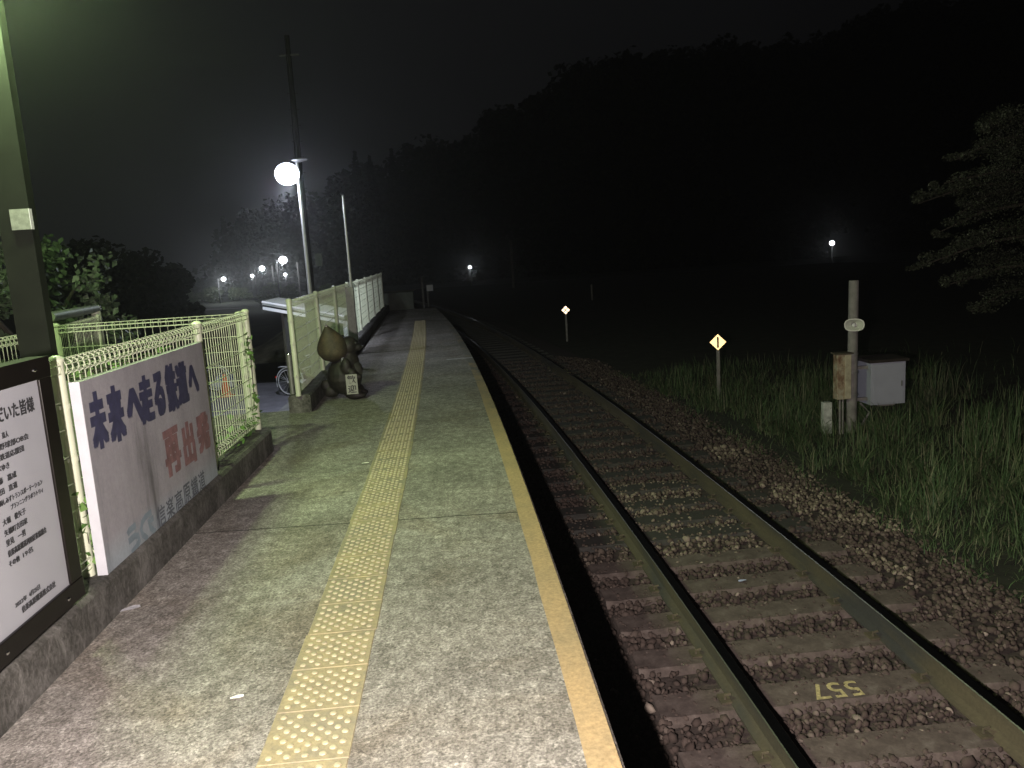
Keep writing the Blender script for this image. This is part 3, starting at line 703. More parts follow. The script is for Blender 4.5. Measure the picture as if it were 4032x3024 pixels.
# ------------------------------------------------------------------ ballast, sleepers, rails
ZR = -.78
tr = MB(); V = []; F = []
prof = [(-1.75, -1.6), (-1.5, -1.02), (-1.05, -.975), (1.15, -.975), (1.6, -1.03), (1.95, -1.10), (2.8, -1.5)]
ly = list(np.linspace(-6, 76, 83))
for y in ly:
    for (dx, z) in prof: V.append((xc(y)+dx, y, max(z, -1.6)))
n = len(prof); F = [(j*n+i, j*n+i+1, (j+1)*n+i+1, (j+1)*n+i) for j in range(len(ly)-1) for i in range(n-1)]
tr.add(V, F); tag(tr.build('ballast_bed', M_ballast, smooth=True), kind='structure')

rp = [(-.061, -.153), (.061, -.153), (.061, -.141), (.012, -.122), (.008, -.045), (.0315, -.034), (.0325, -.006), (.028, 0), (-.028, 0), (-.0325, -.006), (-.0315, -.034), (-.008, -.045), (-.012, -.122), (-.061, -.141)]
def rail(off, label):
    b = MB(); V = []; ly = list(np.arange(-3, 75, .75))
    for y in ly:
        x = xc(y) + off
        for (dx, dz) in rp: V.append((x+dx, y, ZR+dz))
    n = len(rp); F = [(j*n+i, j*n+(i+1) % n, (j+1)*n+(i+1) % n, (j+1)*n+i) for j in range(len(ly)-1) for i in range(n)]
    b.add(V, F); o = b.build('rail', M_rail); me = o.data; me.materials.append(M_railtop); me.materials.append(M_railedge)
    for k, f in enumerate(me.polygons):
        i = k % n
        if i == 7: f.material_index = 1
        if i in (6, 8): f.material_index = 2
    tag(o, label, 'rail'); return o
rail(-.565, 'rusty near rail beside the platform with dark polished top')
rail(.565, 'rusty far rail next to the grass, glinting where it curves')

def sleeper(y, dark=False):
    th = math.atan(.0048*y)
    root = empty('sleeper', (xc(y), y, -.935), None, None)
    return root, th
def make_sleeper(dark):
    b = MB(); 
    V = []; n = 24; L = 1.03
    # slab with ragged, chipped front edge
    top = []; 
    for i in range(n+1):
        x = -L + 2*L*i/n; j = random.uniform(0, .018) if not dark else random.uniform(0, .006)
        V += [(x, -.11+j, -.002), (x, .12, -.002), (x, .12, -.11), (x, -.14, -.11), (x, -.132+j*.6, -.030)]
    F = [(i*5+k, i*5+(k+1) % 5, (i+1)*5+(k+1) % 5, (i+1)*5+k) for i in range(n) for k in range(5)] + [(4, 3, 2, 1, 0), tuple(n*5+k for k in range(5))]
    b.add(V, F); return b
protoc = empty('sleeper', (0, 0, 0), 'grey worn concrete sleeper with a pale chipped edge in the brown ballast', 'sleeper', 'concrete sleepers of the near track')
b = make_sleeper(False); oc = b.build('slab', M_sleeper, protoc); oc.data.materials.append(M_sledge)
for f in oc.data.polygons:
    if f.normal.y < -.25 and f.center.z > -.03: f.material_index = 1
def clips(parent):
    for s_ in (-1, 1):
        for q in (-1, 1):
            x = s_*.565+q*.085
            MB().box(x-.03, x+.03, -.045, .045, 0, .012).tube([(x, -.01, .01), (x, -.01, .035), (x-q*.03, -.01, .04), (x-q*.03, .02, .02)], .007, 5).build('rail_clip', M_rail, parent)
clips(protoc)
protow = empty('sleeper', (0, 0, 0), 'dark wooden sleeper between patches of pale stones', 'sleeper', 'dark wooden sleepers farther along the track')
make_sleeper(True).build('slab', M_slwood, protow); clips(protow)
yc = [1.99, 2.48, 2.97, 3.46, 3.98, 4.49, 4.98, 5.46, 5.95]
yd = [6.56, 6.98, 7.42]
while yd[-1] < 46: yd.append(yd[-1]+.56)
first = {0: True, 1: True}; SL = []
for y, dk in [(v, 0) for v in yc] + [(v, 1) for v in yd]:
    pr = protow if dk else protoc
    if first[dk]: o = pr; first[dk] = False
    else: o = copy_thing(pr, (0, 0, 0))
    o.location = (xc(y), y, -.925 if not dk else -.93); o.rotation_euler = (0, 0, math.atan(.0048*y)+random.uniform(-.008, .008)); SL.append((y, dk))
    if abs(y-3.98) < .01:
        o['label'] = 'concrete sleeper with the yellow painted number 557, upside down'; del o['group']
        uv, F = glyphs('557', (0, 1, 0, 1), .008)
        nb = MB(); nb.add([(-.165+.285*(1-u), -.090+.150*(1-v), .0015) for u, v in uv], [tuple(f) for f in F])
        nn_ = nb.build('painted_number', M_yel); nn_.parent = o
# stones
ico_v = []; ph = (1+5**.5)/2
for a_, b_ in ((1, ph), (-1, ph), (1, -ph), (-1, -ph)): ico_v += [(0, a_, b_), (a_, b_, 0), (b_, 0, a_)]
ico_v = np.array(ico_v)/math.sqrt(1+ph*ph)
from itertools import combinations
ico_f = [c_ for c_ in combinations(range(12), 3) if all(np.linalg.norm(ico_v[i]-ico_v[j]) < 1.06 for i, j in combinations(c_, 2))]
ico_f = np.array([f if np.dot(np.cross(ico_v[f[1]]-ico_v[f[0]], ico_v[f[2]]-ico_v[f[0]]), ico_v[f[0]]) > 0 else (f[0], f[2], f[1]) for f in ico_f])
VV = []; FF = []; PA = []; cnt = 0
def zbed(dx):
    if dx < 1.2: return -.955
    return -.955 - (dx-1.2)*.16
N = 30000
for k in range(N):
    u = rng.random(); y = 1.9 + 17*u**1.75; dx = rng.uniform(-1.42, 2.05)
    if y > 8 and dx < -1.3: continue
    x = xc(y)+dx
    s = rng.uniform(.013, .026)*(1.5 if rng.random() < .10 else 1)*(1.0 + .02*y)
    z = zbed(dx) + rng.uniform(-.012, .016)
    inside = abs(dx) < 1.06
    if inside:
        dmin = min((abs(y-q) for q, _ in SL), default=9)
        if dmin < .115 and rng.random() < (.80 if dmin < .055 else (.42 if dmin < .085 else .03)): continue
        if dmin < .115: z = -.932; s *= .7
    if abs(abs(dx)-.565) < .07: continue
    # pale zones
    nzv = noise.noise(Vector((x*1.1, y*1.1, 3.3)))
    pale = 0.0
    if dx > 1.1 and 4.6 < y < 9.5: pale = .9 if nzv > .05 else .2
    elif dx > 1.1: pale = .15
    if inside and abs(dx) < .6 and 5.9 < y < 8.2: pale = .75 if nzv > -.12 else .25
    if dx < -.6 and 6 < y < 7.2: pale = .3
    if rng.random() > .8: pale *= .3
    q = rng.normal(size=(3, 3)); q, _ = np.linalg.qr(q)
    v = (ico_v*(1+rng.uniform(-.25, .25, (12, 1))))*np.array([1, rng.uniform(.6, .95), rng.uniform(.5, .8)])*s
    v = v @ q + np.array([x, y, z]); VV.append(v); FF.append(ico_f+cnt*12); PA.append(np.full(12, pale)); cnt += 1
o = bigmesh('ballast_stones', np.concatenate(VV), np.concatenate(FF), M_stone)
at = o.data.attributes.new('pale', 'FLOAT', 'POINT'); at.data.foreach_set('value', np.concatenate(PA).astype(np.float32))
tag(o, 'loose brown and pale ballast stones around the sleepers', 'ballast', kind='stuff')

# ------------------------------------------------------------------ verge and grass
vg = MB(); V = []; gx = [0, .8, 1.6, 2.6, 4, 6, 9, 14, 22, 40]; gy = list(np.linspace(-2, 70, 49))
def vz(d, y): return -1.06 - .02*min(d, 2) + .10*min(1, d/3) + .06*noise.noise(Vector((d*.8, y*.6, 1)))*min(1, d)
def vx(y): return xc(y)+1.82
for y in gy:
    for d in gx: V.append((vx(y)+d-.1, y, vz(d, y)))
n = len(gx); F = [(j*n+i, j*n+i+1, (j+1)*n+i+1, (j+1)*n+i) for j in range(len(gy)-1) for i in range(n-1)]
vg.add(V, F); tag(vg.build('verge', M_verge, smooth=True), kind='structure')
def blades(P, H, W, bend, A):
    """vectorised grass blades: 3 segments tapering to a tip"""
    n = len(P); V = np.zeros((n, 7, 3)); ca, sa = np.cos(A), np.sin(A)
    for i, (t_, wk) in enumerate(((0, 1), (.4, .85), (.75, .5))):
        off = bend*t_**1.8; zz = H*t_*(1-.18*t_*np.abs(bend)/np.maximum(H, .01))
        cx_ = P[:, 0]+ca*off; cy_ = P[:, 1]+sa*off
        V[:, 2*i, 0] = cx_-sa*W*wk; V[:, 2*i, 1] = cy_+ca*W*wk; V[:, 2*i, 2] = P[:, 2]+zz
        V[:, 2*i+1, 0] = cx_+sa*W*wk; V[:, 2*i+1, 1] = cy_-ca*W*wk; V[:, 2*i+1, 2] = P[:, 2]+zz
    V[:, 6, 0] = P[:, 0]+ca*bend; V[:, 6, 1] = P[:, 1]+sa*bend; V[:, 6, 2] = P[:, 2]+H*(1-.25*np.minimum(1.5, np.abs(bend)/np.maximum(H, .01)))
    base = np.arange(n)[:, None]*7
    f = np.concatenate([base+np.array([[0, 1, 3]]), base+np.array([[0, 3, 2]]), base+np.array([[2, 3, 5]]), base+np.array([[2, 5, 4]]), base+np.array([[4, 5, 6]])])
    return V.reshape(-1, 3), f
P = []; H = []; W = []; Bn = []; An = []
def addblade(d, y, h, w_, b_, a_): P.append((vx(y)+d, y, vz(d, y))); H.append(h); W.append(w_); Bn.append(b_); An.append(a_)
for k in range(17000):
    y = 3.2 + 13*rng.random()**1.25; d = rng.gamma(1.6, 1.2)-.28
    if d > 9: continue
    cl = noise.noise(Vector((d*1.6, y*1.3, 5)));
    if d < .35 and cl < .0 and rng.random() < .7: continue
    h = rng.uniform(.07, .26)*(1+.9*cl)*(.55+.5*min(1, max(0, d)/1.2)); addblade(d, y, max(.05, h), rng.uniform(.002, .0045), rng.uniform(.03, .22), rng.uniform(0, 6.28))
for (cd, cy_, nn2, hh) in ((2.5, 8.7, 150, .72), (1.9, 8.0, 120, .55), (3.4, 9.0, 130, .8), (1.2, 9.2, 90, .42), (.7, 10.4, 110, .42), (.5, 12.0, 110, .45), (1.0, 7.4, 90, .4), (2.9, 7.7, 140, .6), (4.2, 8.1, 140, .75), (.4, 8.6, 60, .3), (1.4, 11.5, 120, .5), (2.3, 12.5, 120, .6), (.6, 14, 100, .5), (3.6, 11.5, 120, .7), (1.7, 6.5, 100, .45), (2.4, 5.6, 90, .45)):
    for k in range(nn2):
        addblade(cd+rng.normal(0, .16), cy_+rng.normal(0, .16), hh*rng.uniform(.55, 1.1), rng.uniform(.003, .006), rng.uniform(.08, .55)*hh, rng.uniform(0, 6.28))
for q in range(230):
    y_ = 3.6+10.5*rng.random()**1.1; d_ = rng.gamma(1.5, 1.2)+.12
    if d_ > 6: continue
    hh = rng.uniform(.18, .52)*(.6+.4*min(1, d_)); lean = rng.uniform(0, 6.28)
    for k in range(int(rng.integers(35, 85))):
        a_ = rng.uniform(0, 6.28) if rng.random() < .6 else lean+rng.normal(0, .5)
        addblade(d_+rng.normal(0, .05), y_+rng.normal(0, .05), hh*rng.uniform(.45, 1.15), rng.uniform(.0025, .0065), hh*rng.uniform(.35, 1.25), a_)
V, F = blades(np.array(P), np.array(H), np.array(W), np.array(Bn), np.array(An))
tag(bigmesh('grass', V, F, M_grass), 'thick green grass growing along the far side of the track', 'grass', kind='stuff')

# ------------------------------------------------------------------ leaves
def leaf_cards(C, S_, up_bias=.5, aspect=.6, fold=.25, droop=None):
    """n pointed leaves (4 tris each): centre C, size S_"""
    n = len(C); D = rng.normal(size=(n, 3)); D[:, 2] *= .5
    if droop is not None: D[:, 2] -= droop
    D /= np.linalg.norm(D, axis=1)[:, None]
    U = rng.normal(size=(n, 3)); U[:, 2] += up_bias*2; W_ = np.cross(D, U); W_ /= np.linalg.norm(W_, axis=1)[:, None]+1e-9; Nn = np.cross(W_, D)
    S3 = S_[:, None]; V = np.zeros((n, 5, 3))
    V[:, 0] = C-D*S3*.5; V[:, 1] = C+D*S3*.5; V[:, 2] = C+W_*S3*aspect*.5-D*S3*.08+Nn*S3*fold*.3; V[:, 3] = C-W_*S3*aspect*.5-D*S3*.08+Nn*S3*fold*.3; V[:, 4] = C-Nn*S3*.02
    b = np.arange(n)[:, None]*5
    F = np.concatenate([b+np.array([[0, 4, 2]]), b+np.array([[4, 1, 2]]), b+np.array([[0, 3, 4]]), b+np.array([[4, 3, 1]])])
    return V.reshape(-1, 3), F
def tree(name, loc, label, limbs, clumps, mat, size, per, up_bias=.5, droop=None, aspect=.6, trunk_r=.08, group=None):
    t = empty(name, loc, label, 'tree' if 'tree' in name else 'bush', group)
    b = MB()
    for pts, r0 in limbs: b.tube(pts, [r0*(1-.75*i/(len(pts)-1)) for i in range(len(pts))], 7)
    b.build('trunk', M_bark, t, smooth=True)
    C = []; S_ = []
    for (c_, r_) in clumps:
        k = int(per*r_[0]*r_[1]*r_[2]/(.3**3)) if per > 0 else -per
        k = max(30, min(k, 4000)); q = rng.normal(size=(k, 3)); q /= np.linalg.norm(q, axis=1)[:, None]; q *= rng.random((k, 1))**.45
        C.append(q*np.array(r_)+np.array(c_)); S_.append(rng.uniform(.6, 1.25, k)*size)
    V, F = leaf_cards(np.concatenate(C), np.concatenate(S_), up_bias, aspect, droop=droop)
    o = bigmesh('crown', V, F, mat); par(o, t)
    return t
# broad-leaved shrub tree behind the back fence (left)
lim = [([(-5.0, 9.6, -1.46), (-5.0, 9.6, .3), (-4.9, 9.6, 1.2), (-4.7, 9.5, 2.0)], .09), ([(-5.0, 9.6, .6), (-5.5, 9.5, 1.4), (-5.9, 9.4, 2.1)], .05), ([(-4.95, 9.6, .9), (-4.5, 9.4, 1.3), (-4.25, 9.3, 1.6)], .04)]
cl = []
for k in range(170):
    x = rng.uniform(-5.6, -4.0) if k > 50 else rng.uniform(-7.5, -5.4); z = rng.uniform(.2, 2.6); y = rng.uniform(8.7, 10.4)
    if z > 2.45 - max(0, (x+4.75))*1.3: continue
    cl.append(((x, y, z), (rng.uniform(.14, .26), .2, rng.uniform(.12, .2))))
tree('leafy_tree', (-5.0, 9.6, -1.46), 'broad-leaved tree behind the corner of the green mesh fences', lim, cl, M_leafL, .095, -55, .6, .5, .62)
# layered sprays of the tree at the right edge
cl = []; lim = [([(9.6, 12.6, -1.4), (9.5, 12.6, 1), (9.2, 12.5, 3), (9.0, 12.4, 3.1)], .16)]
sprays = []
for (tx, tz) in ((6.75, .95), (7.3, .70), (7.55, 2.55), (7.25, 1.95), (7.6, 1.45), (7.4, 1.1), (7.9, .25), (7.15, 2.2), (7.9, 2.9), (8.2, 2.35), (7.8, 1.75), (8.0, .65)):
    tz2 = tz; base = Vector((9.3, 12.5+rng.uniform(-.6, .6), tz2+rng.uniform(.0, .5))); tip = Vector((tx, 12.0+rng.uniform(-.5, .5), tz2))
    lim.append(([base, base.lerp(tip, .5)+Vector((0, 0, .12)), tip], .03))
    for s in np.linspace(0, 1, 13):
        p_ = base.lerp(tip, s)+Vector((0, 0, .12*math.sin(math.pi*s))); ww = .42*(1-s)+.09
        cl.append(((p_.x+rng.normal(0, .06), p_.y, p_.z+rng.normal(0, .05)), (ww*rng.uniform(.6, 1.3), ww*1.2, (.08+.16*(1-s))*rng.uniform(.5, 1.3))))
tree('spreading_tree', (9.6, 12.6, -1.4), 'dim tree at the right edge with layered drooping sprays', lim, cl, M_leafR, .052, -150, 1.2, .3, .5)
# ivy on the near fence
def ivy(name, pts, label, n, size, spread):
    t = empty(name, pts[0], label, 'climbing plant'); b = MB()
    b.tube(pts, .004, 5); b.build('stem', M_bark, t)
    P_ = [Vector(q) for q in pts]; C = []
    for k in range(n):
        i = rng.integers(0, len(P_)-1); q = P_[i].lerp(P_[i+1], rng.random()); C.append((q.x+rng.normal(0, spread*.5), q.y+rng.normal(0, spread), q.z+rng.normal(0, spread)))
    V, F = leaf_cards(np.array(C), rng.uniform(.6, 1.3, n)*size, .3, .9); o = bigmesh('leaves', V, F, M_leafI); par(o, t)
ivy('climbing_vine', [(-1.87, 6.85, .22), (-1.84, 6.88, .5), (-1.83, 6.87, .8), (-1.84, 6.85, 1.0)], 'leafy vine wound up the end post of the near fence', 55, .055, .045)
ivy('climbing_vine', [(-1.88, 6.75, .22), (-1.87, 6.5, .28), (-1.86, 6.2, .25), (-1.88, 5.7, .3), (-1.88, 5.55, .5)], 'vine low on the fence right of the slogan board', 110, .06, .07)
ivy('climbing_vine', [(-1.83, 3.70, .22), (-1.825, 3.69, .38), (-1.825, 3.70, .52), (-1.83, 3.71, .6)], 'vine beside the white left edge of the slogan board', 30, .045, .025)
ivy('climbing_vine', [(-1.88, 3.75, 1.13), (-1.86, 4.2, 1.12), (-1.87, 4.7, 1.11), (-1.87, 5.2, 1.12)], 'vine strands woven through the fence top above the slogan board', 48, .04, .02)
# ------------------------------------------------------------------ trackside signs
M_retro = simple('cream_reflective_sheet', (.95, .70, .34), .37, .78, .05, 20)
M_retro2 = simple('pale_reflective_sheet', (.95, .76, .56), .27, .78, .05, 20)
def diamond(loc, zc, hd, label, kind):
    x, y, z0 = loc; t = empty('track_sign', loc, label, 'sign')
    MB().box(-.026, .026, -.006, .02, z0, zc+.02, M=Matrix.Translation((x, y, 0))).build('post', M_conpole, t, bevel=.003)
    # plate leans back slightly and faces the platform
    d = Vector((-.15-x, 0-y, 1.66-zc)).normalized(); ux = Vector((0, 0, 1)).cross(d).normalized(); uz = d.cross(ux)
    c = Vector((x, y, zc)) + d*.014
    def pt(a_, b_, e): return c + ux*a_ + uz*b_ + d*e
    b = MB(); v = [pt(*q, e) for e in (0, .004) for q in ((0, -hd), (hd, 0), (0, hd), (-hd, 0))]
    b.add(v, [(3, 2, 1, 0), (4, 5, 6, 7), (0, 1, 5, 4), (1, 2, 6, 5), (2, 3, 7, 6), (3, 0, 4, 7)]); pl_ = b.build('plate', M_retro if kind == 'I' else M_retro2, t)
    b = MB()
    if kind == 'I': b.add([pt(a_*.015, k_*hd*.68-.003, .0055) for a_, k_ in ((-1, -1), (1, -1), (1, 1), (-1, 1))], [(0, 1, 2, 3)])
    else:
        for s_ in (1, -1):
            q = [(-.5, -.5*s_), (.5, .5*s_)]; dx_ = Vector((1, s_)).normalized(); nx_ = Vector((-dx_.y, dx_.x))
            w_ = hd*.07; a0 = Vector((0, 0))-dx_*hd*.70; a1 = dx_*hd*.70; e_ = .0055+.0012*(s_ > 0)
            b.add([pt(*(a0-nx_*w_), e_), pt(*(a1-nx_*w_), e_), pt(*(a1+nx_*w_), e_), pt(*(a0+nx_*w_), e_)], [(0, 1, 2, 3)])
    b.build('marking', M_black, pl_)
diamond((4.10, 12.62, -1.0), -.053, .130, 'cream diamond sign with one black upright bar on a grey post', 'I')
diamond((2.912, 22.42, -1.0), -.103, .118, 'smaller diamond sign divided by a black cross farther along the track', 'X')

# ------------------------------------------------------------------ equipment pole with speaker, boxes
t = empty('signal_pole', (5.02, 9.92, -1.0), 'grey concrete pole with horn speaker standing in the grass', 'pole')
MB().tube([(5.0, 9.95, -1.05), (5.02, 9.95, .965)], [.066, .060], 16).build('pole', M_conpole, t, smooth=True)
b = MB()
for z in (-.52, .02, -.22): b.lathe([(.069, z-.012), (.069, z+.012)], 16, (5.012, 9.95, 0))
b.build('straps', M_steeldk, t, smooth=True)
sp = MB(); 
for i, (sx_, sz_, yy_) in enumerate(((.102, .068, 9.80), (.098, .064, 9.795), (.06, .042, 9.84), (.028, .024, 9.875), (.025, .022, 9.89))): pass
ringp = [(.104, .070, 9.806), (.106, .072, 9.800), (.097, .063, 9.800), (.058, .040, 9.838), (.026, .022, 9.868)]
V = []; n = 24
for (a_, b_, y_) in ringp:
    for k in range(n):
        an = 2*math.pi*k/n; ca, sa = math.cos(an), math.sin(an); e = 2/2.6
        V.append((0+a_*abs(ca)**e*(1 if ca >= 0 else -1), y_-9.8, b_*abs(sa)**e*(1 if sa >= 0 else -1)))
F = [(i*n+k, i*n+(k+1) % n, (i+1)*n+(k+1) % n, (i+1)*n+k) for i in range(4) for k in range(n)] + [tuple(4*n+k for k in range(n))]
Msp = Matrix.Translation((4.955, 9.80, .41)) @ Matrix.Rotation(R(-27), 4, 'Z') @ Matrix.Diagonal((1.12, 1, 1.12, 1)); V = [Msp @ Vector(q) for q in V]
hs = MB().add(V, F).build('horn_speaker', simple('speaker_cream', (.55, .56, .50), .4, var=.1), t, smooth=True)
MB().ball((4.963, 9.83, .405), (.024, .024, .024), 12).build('centre_plug', M_white, hs, smooth=True)
MB().tube([(4.972, 9.85, .41), (4.995, 9.91, .41)], .03, 10).build('neck', M_steeldk, hs)
def mat_rusty():
    t_ = NT('rusty_cream_paint'); n1 = t_.noise(7, 6, .7, (1, 1, .7)); n2 = t_.noise(30, 4, .7)
    sx = t_.n('ShaderNodeSeparateXYZ'); t_.l(t_.c.outputs['Object'], sx.inputs[0])
    c_ = t_.ramp(n1, [(.42, (.40, .37, .27)), (.52, (.30, .22, .14)), (.62, (.14, .07, .04))]); c_ = t_.mix(1, c_, t_.ramp(n2, [(.3, .7), (.7, 1.1)]), 'MULTIPLY')
    t_.base(c_); t_.rough(.7); return t_.m
t = empty('junction_cabinet', (4.87, 9.9, -1.0), 'narrow rusty cream cabinet on the left of the pole', 'cabinet')
MB().box(4.765, 4.945, 9.86, 9.98, -.56, .03).build('body', mat_rusty(), t, bevel=.006)
b = MB(); b.box(4.862, 4.945, 9.848, 9.8595, -.55, .025); b.build('door', simple('cream_door', (.42, .38, .27), .6, var=.35, scale=9), t, bevel=.003)
MB().box(4.74, 4.97, 9.83, 10.0, .031, .05).build('top', M_rail, t, bevel=.003)
b = MB()
for x in (4.83, 4.87): b.tube([(x, 9.92, -1.08), (x, 9.92, -.56)], .012, 8)
b.build('conduit', M_conpole, t, smooth=True)
t = empty('equipment_box', (5.45, 10.05, -.7), 'large pale grey square box on the right of the pole', 'cabinet')
MB().box(5.235, 5.70, 9.90, 10.30, -.675, -.115).build('body', simple('box_grey', (.32, .33, .40), .55, var=.06, scale=5), t, bevel=.004)
MB().box(5.262, 5.672, 9.8955, 9.8995, -.648, -.142).build('door', simple('box_door', (.34, .35, .42), .5, var=.05, scale=6), t, bevel=.002)
MB().box(5.640, 5.652, 9.883, 9.8950, -.44, -.37).build('latch', M_steeldk, t)
MB().box(5.20, 5.735, 9.87, 10.34, -.1145, -.075, M=None).build('roof', simple('dark_lid', (.022, .016, .013), .7), t, bevel=.004)
for zb in (-.20, -.62): MB().box(5.06, 5.234, 9.98, 10.02, zb, zb+.04).build('bracket', M_conpole, t)
MB().box(5.36, 5.58, 9.93, 9.99, -.70, -.676).tube([(5.15, 10.0, -.66), (5.3, 10.05, -.8), (5.1, 10.0, -1.05)], .015, 6).build('cable_entry', M_conpole, t)
o = MB().box(4.66, 4.775, 10.02, 10.10, -1.05, -.62).build('marker_stake', simple('stake_white', (.42, .44, .40), .7, var=.4, scale=14), None, bevel=.004)
tag(o, 'short weathered white stake in the grass left of the rusty cabinet', 'stake')

# ------------------------------------------------------------------ dim posts along the line
def post(name, x, y, z0, z1, r, label, mat=M_conpole):
    o = MB().tube([(x, y, z0), (x, y, z1)], r, 10).build(name, mat, smooth=True); return tag(o, label, 'pole')
post('line_pole', 3.95, 60, -4, 2.5, .10, 'barely visible pale pole beyond the first distant light')
post('line_pole', 6.57, 40, -1.6, -.22, .05, 'low faint post standing right of the crossed diamond sign')
post('line_pole', -1.90, 40, -1.5, .66, .055, 'faint post where the rails vanish behind the platform end')
t = empty('trackside_box', (-1.6, 42, -1.4), 'small pale box on a leg beside the far rail', 'cabinet')
MB().box(-1.78, -1.45, 41.8, 42.1, -.1, .22).build('body', M_white, t, bevel=.02); MB().tube([(-1.75, 42, -1.5), (-1.75, 42, -.1)], .05, 8).build('leg', M_conpole, t)
t = empty('end_fence', (-2.7, 25.6, 0), 'low pale concrete wall closing the far end of the platform', 'wall')
MB().box(-2.75, -1.55, 26.0, 26.15, -.3, .55).build('wall', simple('end_wall', (.07, .075, .065), .9, var=.3, scale=3), t, bevel=.02)

# ------------------------------------------------------------------ far street lamps
M_glow = emit('far_lamp_glow', (.92, .95, 1.0), 7.0); M_glows = emit('small_lamp_glow', (.95, .97, 1.0), 1.6)
def farlamp(x, y, z, r, label, power=0, arm=0, dim=False):
    zg = gz(x, y); t = empty('street_lamp', (x-arm, y, zg), label, 'street lamp', None)
    MB().tube([(x-arm, y, zg), (x-arm, y, z+.1)], [.14, .09], 8).tube([(x-arm, y, z), (x, y, z+.15)], .06, 6).build('pole', M_oldpole, t, smooth=True)
    MB().ball((x, y, z), (r, r, r*.9), 14).build('lantern', M_glows if dim else M_glow, t, smooth=True)
    if power: light('lamp_light', (x, y-r*1.3, z-r*1.2), power, (.9, .95, 1.0), .3, t)
farlamp(-23.567, 110, 2.55, .58, 'largest of the distant street lamps, left of the near lamp pole', 550, .9)
farlamp(-33.644, 140, 1.62, .50, 'second largest distant street lamp in the row', 550, 1.4)
farlamp(-41.75, 145, .18, .42, 'leftmost bright street lamp above the pale hedge', 900, 1.0)
farlamp(-45.571, 180, .17, .40, 'small street lamp between the leftmost and second largest lamps', 300, 0)
farlamp(-36.27, 170, .09, .38, 'small street lamp just below and right of the largest distant one', 300, 0)
farlamp(-49.0, 220, 2.36, .30, 'tiny light high between the two largest distant lamps', 0, 0)
farlamp(-60.04, 180, -.97, .20, 'tiny light farthest to the left', 0, 0, True)
farlamp(-67.5, 220, -.07, .16, 'faint speck of light left of the leftmost bright lamp', 0, 0, True)
farlamp(-50.9, 200, -1.5, .18, 'faint light under the small street lamp', 0, 0, True)
farlamp(-44.87, 200, -2.3, .16, 'lowest faint light beneath the largest distant lamp', 0, 0, True)
farlamp(1.295, 100, .19, .22, 'lone white light beyond the bend of the track', 60, 0)
farlamp(52.288, 110, .25, .36, 'lone white light low on the dark hillside at right', 60, 0)
tag(MB().tube([(-21.7, 110, gz(0, 110)), (-21.7, 110, 2.2)], .12, 8).build('line_pole', M_conpole, smooth=True), 'pale pole right of the largest distant street lamp', 'pole')
tag(MB().tube([(-31.9, 140, gz(0, 140)), (-31.9, 140, 2.0)], .12, 8).build('line_pole', M_conpole, smooth=True), 'pale pole right of the second largest distant street lamp', 'pole')

# ------------------------------------------------------------------ far woods
def clumps_mesh(C, Rr, per, size):
    A = []; S_ = []
    for c_, r_ in zip(C, Rr):
        k = per; q = rng.normal(size=(k, 3)); q /= np.linalg.norm(q, axis=1)[:, None]; q *= rng.random((k, 1))**.35
        A.append(q*np.array(r_)+np.array(c_)); S_.append(rng.uniform(.6, 1.3, k)*size)
    return leaf_cards(np.concatenate(A), np.concatenate(S_), .4, .8)
rx = np.array([p_[0] for p_ in RIDGE]); rz = np.array([p_[1] for p_ in RIDGE])
C = []; Rr = []
for k in range(640):
    x = rng.uniform(-59, 236); zr = np.interp(x, rx, rz); s = rng.random()**.8
    y = 192+28*s; z = -4.3+(zr+4.3)*(.03+.97*s)
    f_ = 1+(y-192)/192*.9; r_ = rng.uniform(2.4, 5.2)
    C.append((x*f_, y-4, z*f_*.99+rng.uniform(-2, 2.0))); Rr.append((r_, r_, r_*rng.uniform(.8, 1.3)))
for k in range(260):
    x = rng.uniform(-50, 236); zr = np.interp(x, rx, rz); r_ = rng.uniform(1.5, 4.0); C.append((x*1.13, 218, -4.3+(zr+4.3)*1.1+rng.uniform(-2.5, 1.0))); Rr.append((r_, r_, r_*rng.uniform(.8, 1.4)))
for k in range(70):
    C.append((rng.uniform(-72, 60), 186, -3.2+rng.uniform(-.8, 1.2))); Rr.append((4, 3, 2.2))
V, F = clumps_mesh(C, Rr, 130, 1.5)
tag(bigmesh('hillside_forest', V, F, M_forest), 'black wooded hillside filling the right background', 'forest', kind='stuff')
# conifers along the left end of the ridge and mid-ground dark trees
def conifer(x, y, h, label):
    zg = gz(x, y); t = empty('conifer', (x, y, zg), label, 'tree', 'conifers standing on the dark ridge'); MB().tube([(x, y, zg), (x, y, zg+h*.95)], [.25, .04], 7).build('trunk', M_bark, t)
    A = []; S_ = []
    k = 900; s = rng.random(k)**.75; rad = (1-s)*h*.20*(.55+.45*np.abs(np.sin(s*26)))+.12; an = rng.uniform(0, 6.28, k); rr = rad*rng.random(k)**.4
    C_ = np.stack([x+rr*np.cos(an), y+rr*np.sin(an), zg+h*(.12+.88*s)-rr*.25], 1)
    V, F = leaf_cards(C_, rng.uniform(.5, 1.1, k)*1.1, .4, .5); par(bigmesh('crown', V, F, M_forest), t)
for i, (x, h, lb) in enumerate(((-28.0, 11.5, 'conifer at the left foot of the wooded ridge'), (-25.5, 12.5, 'second conifer from the left on the ridge'), (-22.0, 13.5, 'conifer behind the near street lamp'), (-18.2, 14.5, 'conifer just right of the near street lamp'), (-15.0, 15.5, 'conifer left of the tall twin tops'),
        (-11.6, 19.8, 'tall pointed conifer rising above its neighbours'), (-9.9, 19.0, 'pointed conifer next to the tallest one'), (-7.2, 19.8, 'broad conifer at the start of the high forest'))):
    conifer(x*1.9, 190, h*1.56, lb)
